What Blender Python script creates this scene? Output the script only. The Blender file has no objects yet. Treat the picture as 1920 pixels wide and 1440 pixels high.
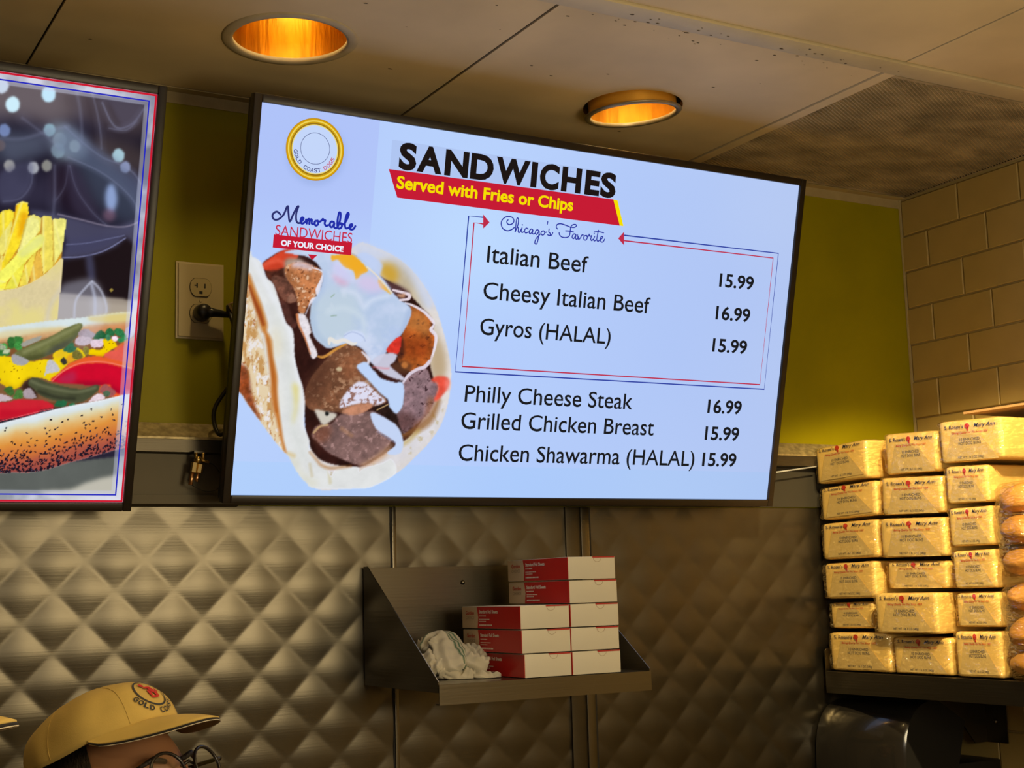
import bpy, bmesh, math, random
import numpy as np
from mathutils import Matrix, Vector, noise as mnoise

S = bpy.context.scene
COL = S.collection
PI = math.pi
rad = math.radians

# ------------------------------------------------------------------ camera
F_PX = 2643.65
YAW, PIT, ROL = rad(29.855), rad(8.270), rad(-1.682)
CAM = np.array([0.0, 0.0, 1.65])
def _cam_axes():
    f = np.array([math.sin(YAW)*math.cos(PIT), math.cos(YAW)*math.cos(PIT), math.sin(PIT)])
    r0 = np.array([math.cos(YAW), -math.sin(YAW), 0.0]); u0 = np.cross(r0, f)
    r = r0*math.cos(ROL)+u0*math.sin(ROL); u = -r0*math.sin(ROL)+u0*math.cos(ROL)
    return r, u, f
CR, CU, CF = _cam_axes()
cam = bpy.data.cameras.new('camera'); cam.sensor_width = 36.0; cam.lens = 36.0*F_PX/1920.0
cam.clip_start = 0.02
camo = bpy.data.objects.new('camera', cam); COL.objects.link(camo)
camo.matrix_world = Matrix(((CR[0], CU[0], -CF[0], CAM[0]), (CR[1], CU[1], -CF[1], CAM[1]), (CR[2], CU[2], -CF[2], CAM[2]), (0, 0, 0, 1)))
S.camera = camo
def ray(x, y): return CR*((x-960)/F_PX) - CU*((y-720)/F_PX) + CF
def on(x, y, ax, v):          # the point of the room that a measured photo point stands for, on a plane of known place
    d = ray(x, y); return CAM + d*((v-CAM[ax])/d[ax])
def proj(P):                  # (N,3) -> photo pixels
    q = np.asarray(P, float)-CAM; z = q@CF
    return np.stack([q@CR/z*F_PX+960, -(q@CU)/z*F_PX+720], -1)

# ------------------------------------------------------------------ world, exposure, lights
S.view_settings.view_transform = 'Standard'; S.view_settings.look = 'None'
S.view_settings.exposure = 0.0; S.view_settings.gamma = 1.0; S.view_settings.use_curve_mapping = False
wd = bpy.data.worlds.new('world'); S.world = wd; wd.use_nodes = True
wd.node_tree.nodes['Background'].inputs[0].default_value = (1.0, 0.72, 0.42, 1); wd.node_tree.nodes['Background'].inputs[1].default_value = 0.05
try:
    S.cycles.use_denoising = True; S.cycles.sample_clamp_indirect = 3.0; S.cycles.caustics_refractive = False
    S.cycles.max_bounces = 8; S.cycles.transparent_max_bounces = 12
except Exception: pass
WALL_Y, CEIL_Z, RIGHT_X, LEFT_X, REAR_Y = 2.13, 2.4515, 2.194, -2.6, -3.6
WARM = (1.0, 0.72, 0.30)
def lamp(name, kind, loc, energy, color, rot=None, **kw):
    l = bpy.data.lights.new(name, kind); l.energy = energy; l.color = color
    for k, v in kw.items(): setattr(l, k, v)
    o = bpy.data.objects.new(name, l); o.location = loc
    if rot: o.rotation_euler = rot
    COL.objects.link(o); return o
# ceiling downlights of the rest of the shop, outside the frame (the two in the frame carry their own lamps)
DL_OUT = [(1.92, 1.22, 14), (0.69, 0.95, 9), (1.30, 0.95, 9), (0.10, 1.25, 4), (-0.5, 0.9, 6), (0.4, -0.6, 8), (1.6, -0.8, 8), (-1.2, -1.6, 8), (1.0, -2.4, 8)]
for x, y, e in DL_OUT:
    lamp('downlight_lamp', 'SPOT', (x, y, CEIL_Z-0.012), e, WARM, spot_size=rad(125), spot_blend=0.6, shadow_soft_size=0.05)
# unseen point lamp added right of the camera to brighten ceiling, tiles and packages
lamp('added_fill_lamp', 'POINT', (1.05, 0.40, 1.76), 27.0, (1.0, 0.82, 0.50), shadow_soft_size=0.22)
# unseen spot added to brighten the bun packages
_d = Vector((1.95, 1.83, 1.63))-Vector((1.28, 0.98, 2.43))
lamp('added_shelf_spot', 'SPOT', (1.28, 0.98, 2.43), 150.0, (1.0, 0.74, 0.34), rot=_d.to_track_quat('-Z', 'Y').to_euler(), spot_size=rad(40), spot_blend=0.45, shadow_soft_size=0.025)
# cool light strip added on the rear wall for level bands in the steel
lamp('added_rear_strip', 'AREA', (-0.2, REAR_Y+0.06, 2.0), 7.5, (0.90, 0.90, 0.92), rot=(rad(90), 0, 0), shape='RECTANGLE', size=4.6, size_y=0.42)

# ------------------------------------------------------------------ helpers
def lin(c):
    c = np.asarray(c, float)/255.0
    return np.where(c <= 0.04045, c/12.92, ((c+0.055)/1.055)**2.4)
def hexc(r, g, b): return tuple(float(v) for v in lin((r, g, b)))+(1.0,)
def nodes(name):
    m = bpy.data.materials.new(name); m.use_nodes = True
    nt = m.node_tree; return m, nt, nt.nodes['Principled BSDF']
def mat(name, col, rough=0.5, metal=0.0, spec=0.5, bump=None, var=None, coat=0.0, **kw):
    """col linear rgb; bump=(scale,strength,dist,stretch xyz); var=(scale,amount,stretch)"""
    m, nt, b = nodes(name); N, L = nt.nodes, nt.links
    b.inputs['Base Color'].default_value = (*col[:3], 1); b.inputs['Roughness'].default_value = rough
    b.inputs['Metallic'].default_value = metal; b.inputs['Specular IOR Level'].default_value = spec
    b.inputs['Coat Weight'].default_value = coat
    for k, v in kw.items(): b.inputs[k.replace('_', ' ')].default_value = v
    tc = N.new('ShaderNodeTexCoord')
    def noi(scale, st, detail=4):
        mp = N.new('ShaderNodeMapping'); mp.inputs['Scale'].default_value = st
        n = N.new('ShaderNodeTexNoise'); n.inputs['Scale'].default_value = scale; n.inputs['Detail'].default_value = detail
        L.new(tc.outputs['Object'], mp.inputs[0]); L.new(mp.outputs[0], n.inputs['Vector']); return n
    if var:
        n = noi(var[0], var[2] if len(var) > 2 else (1, 1, 1))
        mx = N.new('ShaderNodeMix'); mx.data_type = 'RGBA'; mx.blend_type = 'MULTIPLY'; mx.inputs[0].default_value = 1.0
        r = N.new('ShaderNodeMapRange'); r.inputs['From Min'].default_value = 0.3; r.inputs['From Max'].default_value = 0.7
        r.inputs['To Min'].default_value = 1-var[1]; r.inputs['To Max'].default_value = 1+var[1]*0.4
        L.new(n.outputs['Fac'], r.inputs[0]); mx.inputs[6].default_value = (*col[:3], 1); L.new(r.outputs[0], mx.inputs[7])
        L.new(mx.outputs[2], b.inputs['Base Color'])
    if bump:
        n = noi(bump[0], bump[3] if len(bump) > 3 else (1, 1, 1))
        bp = N.new('ShaderNodeBump'); bp.inputs['Strength'].default_value = bump[1]; bp.inputs['Distance'].default_value = bump[2]
        L.new(n.outputs['Fac'], bp.inputs['Height']); L.new(bp.outputs[0], b.inputs['Normal'])
    return m
def emat(name, col, strength=1.0):
    m = bpy.data.materials.new(name); m.use_nodes = True; nt = m.node_tree; nt.nodes.clear()
    e = nt.nodes.new('ShaderNodeEmission'); e.inputs[0].default_value = (*col[:3], 1); e.inputs[1].default_value = strength
    o = nt.nodes.new('ShaderNodeOutputMaterial'); nt.links.new(e.outputs[0], o.inputs[0]); return m
def attr_mat(name, emit=True, rough=0.6, bump=None):
    m, nt, b = nodes(name); a = nt.nodes.new('ShaderNodeAttribute'); a.attribute_name = 'Col'
    if emit:
        nt.nodes.remove(b); e = nt.nodes.new('ShaderNodeEmission'); nt.links.new(a.outputs['Color'], e.inputs[0])
        nt.links.new(e.outputs[0], nt.nodes['Material Output'].inputs[0])
    else:
        nt.links.new(a.outputs['Color'], b.inputs['Base Color']); b.inputs['Roughness'].default_value = rough
        if bump:
            n = nt.nodes.new('ShaderNodeTexNoise'); n.inputs['Scale'].default_value = bump[0]
            bp = nt.nodes.new('ShaderNodeBump'); bp.inputs['Strength'].default_value = bump[1]; bp.inputs['Distance'].default_value = bump[2]
            nt.links.new(n.outputs['Fac'], bp.inputs['Height']); nt.links.new(bp.outputs[0], b.inputs['Normal'])
    return m
def link(name, me, m=None, parent=None, smooth=False, M=None):
    o = bpy.data.objects.new(name, me); COL.objects.link(o)
    if m: me.materials.append(m)
    if parent: o.parent = parent
    if M is not None: o.matrix_local = M
    if smooth: me.polygons.foreach_set('use_smooth', [True]*len(me.polygons))
    return o
def fin(name, bm, m=None, parent=None, smooth=False, M=None, auto=None):
    bmesh.ops.recalc_face_normals(bm, faces=bm.faces)
    me = bpy.data.meshes.new(name); bm.to_mesh(me); bm.free()
    if auto is not None:
        me.polygons.foreach_set('use_smooth', [True]*len(me.polygons))
        me.set_sharp_from_angle(angle=rad(auto))
    return link(name, me, m, parent, smooth, M)
def tag(o, label=None, cat=None, group=None, kind=None):
    if label: o['label'] = label
    if cat: o['category'] = cat
    if group: o['group'] = group
    if kind: o['kind'] = kind
    return o
def empty(name, M, label=None, cat=None, group=None, kind=None):
    o = bpy.data.objects.new(name, None); COL.objects.link(o); o.empty_display_size = 0.05
    o.matrix_world = M if isinstance(M, Matrix) else Matrix.Translation(M)
    return tag(o, label, cat, group, kind)
def box(bm, a, b, bev=0.0, seg=2):
    x0, y0, z0 = a; x1, y1, z1 = b
    v = [bm.verts.new(p) for p in ((x0,y0,z0),(x1,y0,z0),(x1,y1,z0),(x0,y1,z0),(x0,y0,z1),(x1,y0,z1),(x1,y1,z1),(x0,y1,z1))]
    f = [bm.faces.new([v[i] for i in q]) for q in ((0,3,2,1),(4,5,6,7),(0,1,5,4),(1,2,6,5),(2,3,7,6),(3,0,4,7))]
    if bev > 0:
        es = list({e for q in f for e in q.edges}); bmesh.ops.bevel(bm, geom=es, offset=bev, segments=seg, affect='EDGES', profile=0.6)
    return f
def mkbox(name, a, b, m, parent=None, bev=0.0, seg=2):
    bm = bmesh.new(); box(bm, a, b, bev, seg); return fin(name, bm, m, parent, auto=35 if bev else None)
def prism(bm, pts, ext, f=lambda p, t: (p[0], p[1], t)):
    """closed polygon pts extruded between two values ext; f maps (p,t) to xyz"""
    A = [bm.verts.new(f(p, ext[0])) for p in pts]; B = [bm.verts.new(f(p, ext[1])) for p in pts]; n = len(pts)
    bm.faces.new(A); bm.faces.new(B[::-1])
    for i in range(n): bm.faces.new((A[i], B[i], B[(i+1) % n], A[(i+1) % n]))
def lathe(bm, prof, n=32, M=Matrix(), caps=(False, False)):
    R = [[bm.verts.new(M @ Vector((r*math.cos(2*PI*i/n), r*math.sin(2*PI*i/n), z))) for i in range(n)] for r, z in prof]
    for a, b in zip(R, R[1:]):
        for i in range(n): bm.faces.new((a[i], a[(i+1) % n], b[(i+1) % n], b[i]))
    if caps[0]: bm.faces.new(R[0][::-1])
    if caps[1]: bm.faces.new(R[-1])
def tube(bm, pts, r, n=8, cap=True):
    pts = [Vector(p) for p in pts]; rr = r if hasattr(r, '__len__') else [r]*len(pts)
    up = None; rings = []
    for i, p in enumerate(pts):
        t = (pts[min(i+1, len(pts)-1)]-pts[max(i-1, 0)]).normalized()
        if up is None: up = t.orthogonal().normalized()
        up = (up - t*up.dot(t)).normalized(); s = t.cross(up)
        rings.append([bm.verts.new(p+(up*math.cos(2*PI*k/n)+s*math.sin(2*PI*k/n))*rr[i]) for k in range(n)])
    for a, b in zip(rings, rings[1:]):
        for k in range(n): bm.faces.new((a[k], a[(k+1) % n], b[(k+1) % n], b[k]))
    if cap: bm.faces.new(rings[0][::-1]); bm.faces.new(rings[-1])
def crom(pts, k=6, closed=False):
    P = [np.array(p, float) for p in pts]; n = len(P); out = []
    for i in range(n if closed else n-1):
        g = (lambda j: P[j % n]) if closed else (lambda j: P[min(max(j, 0), n-1)])
        a, b, c, d = g(i-1), g(i), g(i+1), g(i+2)
        for s in range(k):
            t = s/k; out.append(0.5*((2*b)+(c-a)*t+(2*a-5*b+4*c-d)*t*t+(3*b-a-3*c+d)*t**3))
    if not closed: out.append(P[-1])
    return np.array(out)
def gridmesh(name, V, nx, ny, colors=None):
    """V (ny,nx,3) array to a quad grid with an optional point colour"""
    me = bpy.data.meshes.new(name); nv = nx*ny; me.vertices.add(nv); me.vertices.foreach_set('co', V.reshape(-1).astype(np.float32))
    i = np.arange(nv).reshape(ny, nx); q = np.stack([i[:-1, :-1], i[:-1, 1:], i[1:, 1:], i[1:, :-1]], -1).reshape(-1, 4)
    me.loops.add(q.size); me.loops.foreach_set('vertex_index', q.reshape(-1).astype(np.int32))
    me.polygons.add(len(q)); me.polygons.foreach_set('loop_start', np.arange(0, q.size, 4, dtype=np.int32))
    try: me.polygons.foreach_set('loop_total', np.full(len(q), 4, dtype=np.int32))
    except Exception: pass
    me.update(calc_edges=True)
    if colors is not None:
        at = me.color_attributes.new('Col', 'FLOAT_COLOR', 'POINT')
        at.data.foreach_set('color', np.concatenate([colors.reshape(-1, 3), np.ones((nv, 1))], 1).reshape(-1).astype(np.float32))
    return me
# lettering: Blender's built-in typeface turned into flat meshes
_tc = {}
def text_mesh(s, x0, x1, z, cap, y=0.0, bold=0.0, shear=0.0, tall=False):
    """word set in the XZ plane facing -Y, from x0 to x1, baseline z, capitals `cap` high"""
    def raw(t):
        c = bpy.data.curves.new('t', 'FONT'); c.body = t; c.size = 1.0; c.offset = bold; c.resolution_u = 4; c.extrude = 0
        o = bpy.data.objects.new('t', c); me = bpy.data.meshes.new_from_object(o); bpy.data.objects.remove(o); bpy.data.curves.remove(c); return me
    if ('H', bold) not in _tc:
        h = raw('H'); _tc[('H', bold)] = (max(v.co.y for v in h.vertices), min(v.co.y for v in h.vertices)); bpy.data.meshes.remove(h)
    me = raw(s); n = len(me.vertices); co = np.empty(n*3, np.float32); me.vertices.foreach_get('co', co); co = co.reshape(-1, 3)
    ht, hb = _tc[('H', bold)]; k = cap/(ht-hb); mn, mx = co[:, 0].min(), co[:, 0].max()
    co[:, 0] += shear*co[:, 1]; mn, mx = co[:, 0].min(), co[:, 0].max()
    X = x0+(co[:, 0]-mn)*(x1-x0)/(mx-mn); zc = (co[:, 1]-hb)/(ht-hb)
    if tall and ('x', bold) not in _tc:
        h = raw('x'); _tc[('x', bold)] = (max(v.co.y for v in h.vertices)-hb)/(ht-hb); bpy.data.meshes.remove(h)
    if tall: zc = np.where(zc > 0, np.interp(zc, [0, _tc[('x', bold)], 1, 1.5], [0, 0.725, 1.0, 1.5]), zc)
    Z = z+zc*cap
    me.vertices.foreach_set('co', np.stack([X, np.full(n, y), Z], -1).reshape(-1).astype(np.float32)); me.update()
    return me
def join_meshes(name, mats):
    """mats: list of (mesh, material) -> one mesh"""
    bm = bmesh.new(); out = bpy.data.meshes.new(name); ml = []
    for me, m in mats:
        if m not in ml: ml.append(m)
        k = len(bm.faces); bm.from_mesh(me); bm.faces.ensure_lookup_table()
        for f in bm.faces[k:]: f.material_index = ml.index(m)
    bm.to_mesh(out); bm.free()
    for m in ml: out.materials.append(m)
    return out
def ribbon_mesh(lines, w, y=0.0):
    """flat strokes of width w in the XZ plane"""
    bm = bmesh.new()
    for ln in lines:
        P = np.array(ln, float); d = np.gradient(P, axis=0); d /= np.maximum(np.linalg.norm(d, axis=1), 1e-9)[:, None]
        nrm = np.stack([-d[:, 1], d[:, 0]], -1)*w/2
        a = [bm.verts.new((p[0], y, p[1])) for p in P+nrm]; b = [bm.verts.new((p[0], y, p[1])) for p in P-nrm]
        for i in range(len(P)-1): bm.faces.new((a[i], a[i+1], b[i+1], b[i]))
        for p in (P[0], P[-1]):
            bm.faces.new([bm.verts.new((p[0]+w/2*math.cos(t), y, p[1]+w/2*math.sin(t))) for t in np.linspace(0, 2*PI, 9)[:-1]])
    me = bpy.data.meshes.new('strokes'); bm.to_mesh(me); bm.free(); return me
def poly_mesh(pts, y=0.0):
    bm = bmesh.new(); bm.faces.new([bm.verts.new((p[0], y, p[1])) for p in pts]); me = bpy.data.meshes.new('poly'); bm.to_mesh(me); bm.free(); return me
def vnoise(X, Y, s, seed=0):
    """value noise of cell size s on arrays"""
    x, y = X/s, Y/s; xi, yi = np.floor(x).astype(np.int64), np.floor(y).astype(np.int64); fx, fy = x-xi, y-yi
    fx, fy = fx*fx*(3-2*fx), fy*fy*(3-2*fy)
    def h(a, b):
        n = (a*374761393+b*668265263+seed*974711+12345) & 0xffffffff; n = ((n ^ (n >> 13))*1274126177) & 0xffffffff
        return ((n ^ (n >> 16)) & 0xffff)/65535.0
    return (h(xi, yi)*(1-fx)+h(xi+1, yi)*fx)*(1-fy)+(h(xi, yi+1)*(1-fx)+h(xi+1, yi+1)*fx)*fy
def fbm(X, Y, s, seed=0, o=4):
    t = 0; a = 0.5; n = 0
    for i in range(o): t = t+a*vnoise(X, Y, s/2**i, seed+i*7); n += a; a *= 0.55
    return t/n
# ------------------------------------------------------------------ materials of the room
M_GREEN = mat('green_wall_paint', (0.30, 0.262, 0.001), 0.5, 0.0, 0.2, bump=(260, 0.25, 0.0006), var=(7, 0.10))
M_CEIL = mat('ceiling_tile_paint', (0.66, 0.52, 0.31), 0.62, bump=(160, 0.12, 0.0005), var=(5, 0.16))
M_CBAR = mat('ceiling_bar_paint', (0.56, 0.47, 0.30), 0.5, var=(20, 0.10))
M_TRIM = mat('tan_trim_paint', (0.40, 0.32, 0.16), 0.5, var=(30, 0.12))
M_TILE = mat('painted_block_tile', (0.42, 0.30, 0.10), 0.48, bump=(55, 0.22, 0.0012), var=(14, 0.07))
M_GROUT = mat('painted_joint', (0.48, 0.35, 0.14), 0.6)
M_STEEL = mat('brushed_steel', (0.132, 0.115, 0.084), 0.34, 1.0, bump=(7, 0.14, 0.0005, (1.0, 1.0, 50.0)), var=(3.0, 0.12, (1, 1, 4)))
M_STEEL2 = mat('steel_sheet', (0.20, 0.178, 0.135), 0.30, 1.0, bump=(6, 0.25, 0.0008, (1, 1, 50)), var=(4, 0.15))
M_STEELD = mat('dull_steel_sheet', (0.13, 0.112, 0.08), 0.42, 1.0, bump=(8, 0.2, 0.0008, (1, 1, 40)), var=(6, 0.2))
M_DARK = mat('dark_gap', (0.012, 0.010, 0.008), 0.7)
M_GALV = mat('dusty_galvanised_flashing', (0.50, 0.40, 0.20), 0.45, 0.55, bump=(120, 0.5, 0.001), var=(90, 0.45))
M_PLAIN = mat('plain_wall_paint', (0.45, 0.36, 0.24), 0.7)
M_FLOOR = mat('quarry_floor', (0.30, 0.22, 0.15), 0.5, var=(6, 0.2))

def struct(name, o): o.name = name; o['kind'] = 'structure'; return o
def sbox(name, a, b, m): return struct(name, mkbox(name, a, b, m))
wall_back = sbox('wall_back', (LEFT_X-0.1, WALL_Y, 0.0), (RIGHT_X+0.12, WALL_Y+0.10, CEIL_Z+0.25), M_GREEN)
sbox('wall_left', (LEFT_X-0.1, REAR_Y, 0.0), (LEFT_X, WALL_Y, CEIL_Z), M_PLAIN)
sbox('wall_rear', (LEFT_X-0.1, REAR_Y-0.1, 0.0), (RIGHT_X+0.12, REAR_Y, CEIL_Z), M_PLAIN)
sbox('floor', (LEFT_X-0.1, REAR_Y-0.1, -0.05), (RIGHT_X+0.12, WALL_Y+0.1, 0.0), M_FLOOR)

# --- right wall: glazed blocks in running bond, each its own piece, with proud painted joints behind
wall_right = sbox('wall_right', (RIGHT_X+0.0015, REAR_Y, 0.0), (RIGHT_X+0.12, WALL_Y, CEIL_Z+0.02), M_GROUT)
CH, TL = 0.0781, 0.1558
_bm_cache = {}
def tile_mesh(w, h):
    k = (round(w, 3), round(h, 3))
    if k not in _bm_cache:
        bm = bmesh.new(); g = 0.0016
        # pillowed face, chamfered edge
        box(bm, (0, -w+g, g), (0.008, -g, h-g)); bmesh.ops.bevel(bm, geom=[e for e in bm.edges if all(v.co.x < 0.001 for v in e.verts)], offset=0.0016, segments=1, affect='EDGES')
        me = bpy.data.meshes.new('tile'); bmesh.ops.recalc_face_normals(bm, faces=bm.faces); bm.to_mesh(me); bm.free(); me.materials.append(M_TILE); _bm_cache[k] = me
    return _bm_cache[k]
rt = random.Random(4)
for r in range(0, 24):
    z1 = 2.446-CH*r; z0 = z1-CH
    first = 2.124 if r % 2 == 0 else 2.124-TL/2+0.010
    ys = [WALL_Y-0.0005, first]
    while ys[-1] > 0.95: ys.append(ys[-1]-TL)
    for ya, yb in zip(ys, ys[1:]):
        w = ya-yb
        if w < 0.004: continue
        o = bpy.data.objects.new('tile', tile_mesh(w, CH)); COL.objects.link(o); o.parent = wall_right
        o.location = (RIGHT_X-0.0045+rt.uniform(-0.0006, 0.0006), ya, z0)
# raised corner bead between green wall and blocks
bm = bmesh.new(); tube(bm, [(RIGHT_X-0.003, WALL_Y-0.002, 1.2+i*0.06+rt.uniform(-.01, .01)) for i in range(21)] + [(RIGHT_X-0.003, WALL_Y-0.002, CEIL_Z)], 0.0035, 6)
struct('trim_1', fin('trim_1', bm, M_TRIM))
# wall angle under the ceiling
bm = bmesh.new(); prism(bm, [(0, 0), (-0.020, 0), (-0.020, -0.0015), (-0.0015, -0.0015), (-0.0015, -0.020), (0, -0.020)], (LEFT_X, RIGHT_X-0.004), lambda p, t: (t, WALL_Y+p[0], CEIL_Z-0.001+p[1]))
struct('trim_2', fin('trim_2', bm, M_TRIM))
bm = bmesh.new(); prism(bm, [(0, 0), (-0.006, 0), (-0.006, -0.003), (0, -0.003)], (REAR_Y, WALL_Y-0.02), lambda p, t: (RIGHT_X-0.004+p[0], t, CEIL_Z+0.002+p[1]))
struct('trim_3', fin('trim_3', bm, M_DARK))

# --- ceiling: slab above, painted panels and bars under it
ceiling = sbox('ceiling', (LEFT_X-0.1, REAR_Y-0.1, CEIL_Z+0.23), (RIGHT_X+0.12, WALL_Y+0.1, CEIL_Z+0.30), M_PLAIN)
GX = [-2.64+0.0, -2.05, -1.44, -0.83, -0.222, 0.388, 0.996, 1.606, RIGHT_X-0.004]
GY = [WALL_Y-0.002, 1.571, 0.93, 0.32, -0.29, -0.90, -1.51, -2.12, -2.73, REAR_Y]
CANS = {(0.388, WALL_Y-0.002): (0.708, 1.853), (0.996, WALL_Y-0.002): (1.333, 1.884)}
CAN_R = 0.0845
def panel(x0, x1, y0, y1, hole=None):
    bm = bmesh.new(); t = 0.012; Z = CEIL_Z
    if hole is None: box(bm, (x0, y0, Z), (x1, y1, Z+t))
    else:
        n = 48; hx, hy = hole; A = [[], [], [], []]
        for i in range(n):
            a = 2*PI*i/n; c, s = math.cos(a), math.sin(a)
            k = min(((x1-hx) if c > 0 else (hx-x0))/max(abs(c), 1e-6), ((y1-hy) if s > 0 else (hy-y0))/max(abs(s), 1e-6))
            for j, (px, py, pz) in enumerate(((hx+c*CAN_R, hy+s*CAN_R, Z), (hx+c*k, hy+s*k, Z), (hx+c*CAN_R, hy+s*CAN_R, Z+t), (hx+c*k, hy+s*k, Z+t))): A[j].append(bm.verts.new((px, py, pz)))
        for i in range(n):
            j = (i+1) % n
            bm.faces.new((A[0][i], A[0][j], A[1][j], A[1][i])); bm.faces.new((A[2][i], A[3][i], A[3][j], A[2][j])); bm.faces.new((A[0][i], A[2][i], A[2][j], A[0][j]))
        for (ca, cb) in ((x0, y0), (x1, y0), (x1, y1), (x0, y1)):   # corners
            i = min(range(n), key=lambda q: abs(((math.atan2(cb-hy, ca-hx)-2*PI*q/n+PI) % (2*PI))-PI)); 
            q0 = bm.verts.new((ca, cb, Z)); a = math.atan2(cb-hy, ca-hx); f = (a/(2*PI)*n) % n; lo = int(math.floor(f)) % n; bm.faces.new((A[1][lo], A[1][(lo+1) % n], q0))
    return fin('ceiling_tile', bm, M_CEIL, ceiling)
VENT = (1.616, RIGHT_X-0.006, 1.576, WALL_Y-0.006)
for i in range(len(GX)-1):
    for j in range(len(GY)-1):
        x0, x1, y1, y0 = GX[i], GX[i+1], GY[j], GY[j+1]
        if i == len(GX)-2 and j == 0: continue
        # two seams right of the first bar sit a little further left, as the tiles were cut
        g = 0.002
        if j == 1: y1 = 1.527
        panel(x0+g, x1-g, y0+g, y1-g, CANS.get((x0, y1 if j else WALL_Y-0.002)) if j == 0 else None)
# the wide painted bar that runs along the room, and the narrow ones at the seams
mkbox('ceiling_bar', (LEFT_X, 1.528, CEIL_Z-0.004), (RIGHT_X-0.006, 1.570, CEIL_Z+0.006), M_CBAR, ceiling, 0.0015)
for x in GX[1:-1]:
    bm = bmesh.new(); box(bm, (x+0.0005, 1.5725, CEIL_Z-0.0022), (x+0.0235, WALL_Y-0.021, CEIL_Z+0.004)); fin('ceiling_bar', bm, M_CEIL, ceiling)
    bm = bmesh.new(); box(bm, (x-0.0035, 1.5725, CEIL_Z+0.001), (x+0.0005, WALL_Y-0.021, CEIL_Z+0.02)); fin('seam', bm, M_DARK, ceiling)
    bm = bmesh.new(); box(bm, (x-0.0035, REAR_Y, CEIL_Z+0.001), (x+0.0005, 1.526, CEIL_Z+0.02)); fin('seam', bm, M_DARK, ceiling)

bm = bmesh.new(); rs2 = random.Random(12)
for k in range(70):
    near = k < 45; x = rs2.uniform(1.0, 1.62) if near else rs2.uniform(0.4, 1.6); y = 1.566-abs(rs2.gauss(0, .012)) if near and k % 2 else 1.578+abs(rs2.gauss(0, .02 if near else .2)); r = rs2.uniform(.0006, .0022)
    if y > 2.0 or (abs(x-.996) < .03): continue
    n_ = 7; bm.faces.new([bm.verts.new((x+r*rs2.uniform(.6, 1.6)*math.cos(2*PI*q_/n_)*1.6, y+r*math.sin(2*PI*q_/n_), CEIL_Z-(0.0043 if y < 1.571 else 0.0003))) for q_ in range(n_)])
sp_ = fin('grime_speck', bm, mat('dark_grime', (0.10, 0.07, 0.035), 0.9), ceiling); sp_['kind'] = 'stuff'
# expanded-metal return grille set in the last bay
vent = empty('ceiling_grille', (1.9, 1.85, CEIL_Z), 'square dusty expanded-metal air grille in the ceiling corner', 'grille')
M_MESHM = mat('dusty_expanded_metal', (0.47, 0.37, 0.23), 0.6, 0.2, var=(9, 0.5, (1, 1.6, 1)))
bm = bmesh.new(); x0, x1, y0, y1 = VENT[0]+0.004, VENT[1]-0.002, VENT[2]+0.004, VENT[3]-0.018
pt = 0.0072; slope = 0.55
def bar(bm, p, q, w=0.0011, h=0.0012, z=0.0):
    d = np.array([q[0]-p[0], q[1]-p[1]]); L = np.linalg.norm(d)
    if L < 0.003: return
    n = np.array([-d[1], d[0]])/L*w
    v = [bm.verts.new((c[0]-1.9, c[1]-1.85, zz)) for zz in (z-h, z+h) for c in ((p[0]+n[0], p[1]+n[1]), (p[0]-n[0], p[1]-n[1]), (q[0]-n[0], q[1]-n[1]), (q[0]+n[0], q[1]+n[1]))]
    bm.faces.new(v[:4]); bm.faces.new(v[4:][::-1])
    for k in range(4): bm.faces.new((v[k], v[k+4], v[(k+1) % 4+4], v[(k+1) % 4]))
for sgn, zz in ((1, 0.0), (-1, 0.0018)):
    c = -2.0
    while c < 4.0:      # y = sgn*slope*(x-x0) + c
        xs = []
        for X in (x0, x1):
            Y = sgn*slope*(X-x0)+c
            if y0 <= Y <= y1: xs.append((X, Y))
        for Y in (y0, y1):
            X = (Y-c)/(sgn*slope)+x0
            if x0 < X < x1: xs.append((X, Y))
        if len(xs) >= 2: bar(bm, xs[0], xs[1], z=zz)
        c += pt
g = fin('expanded_mesh', bm, M_MESHM, vent); g['kind'] = 'stuff'
bm = bmesh.new()
fx0, fx1, fy0, fy1 = x0-1.9, x1-1.9, y0-1.85, y1-1.85
for a, b in (((fx0-0.006, fy0-0.004, -0.002), (fx0+0.002, fy1, 0.010)), ((fx1-0.002, fy0-0.004, -0.002), (fx1+0.002, fy1, 0.010)), ((fx0+.002, fy0-0.004, -0.002), (fx1-.002, fy0+0.002, 0.010)), ((fx0+.002, fy1-0.003, -0.002), (fx1-.002, fy1, 0.010))): box(bm, a, b)
fin('edge_frame', bm, M_MESHM, vent)
bm = bmesh.new(); box(bm, (fx0, fy0, 0.012), (fx1, fy1, 0.016)); fin('plenum_backing', bm, mat('dark_plenum_dirt', (0.085, 0.055, 0.028), 0.9, var=(12, 0.6, (1, 2, 1))), vent)  # dark sheet paints the unlit plenum, mottled with dirt

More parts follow.
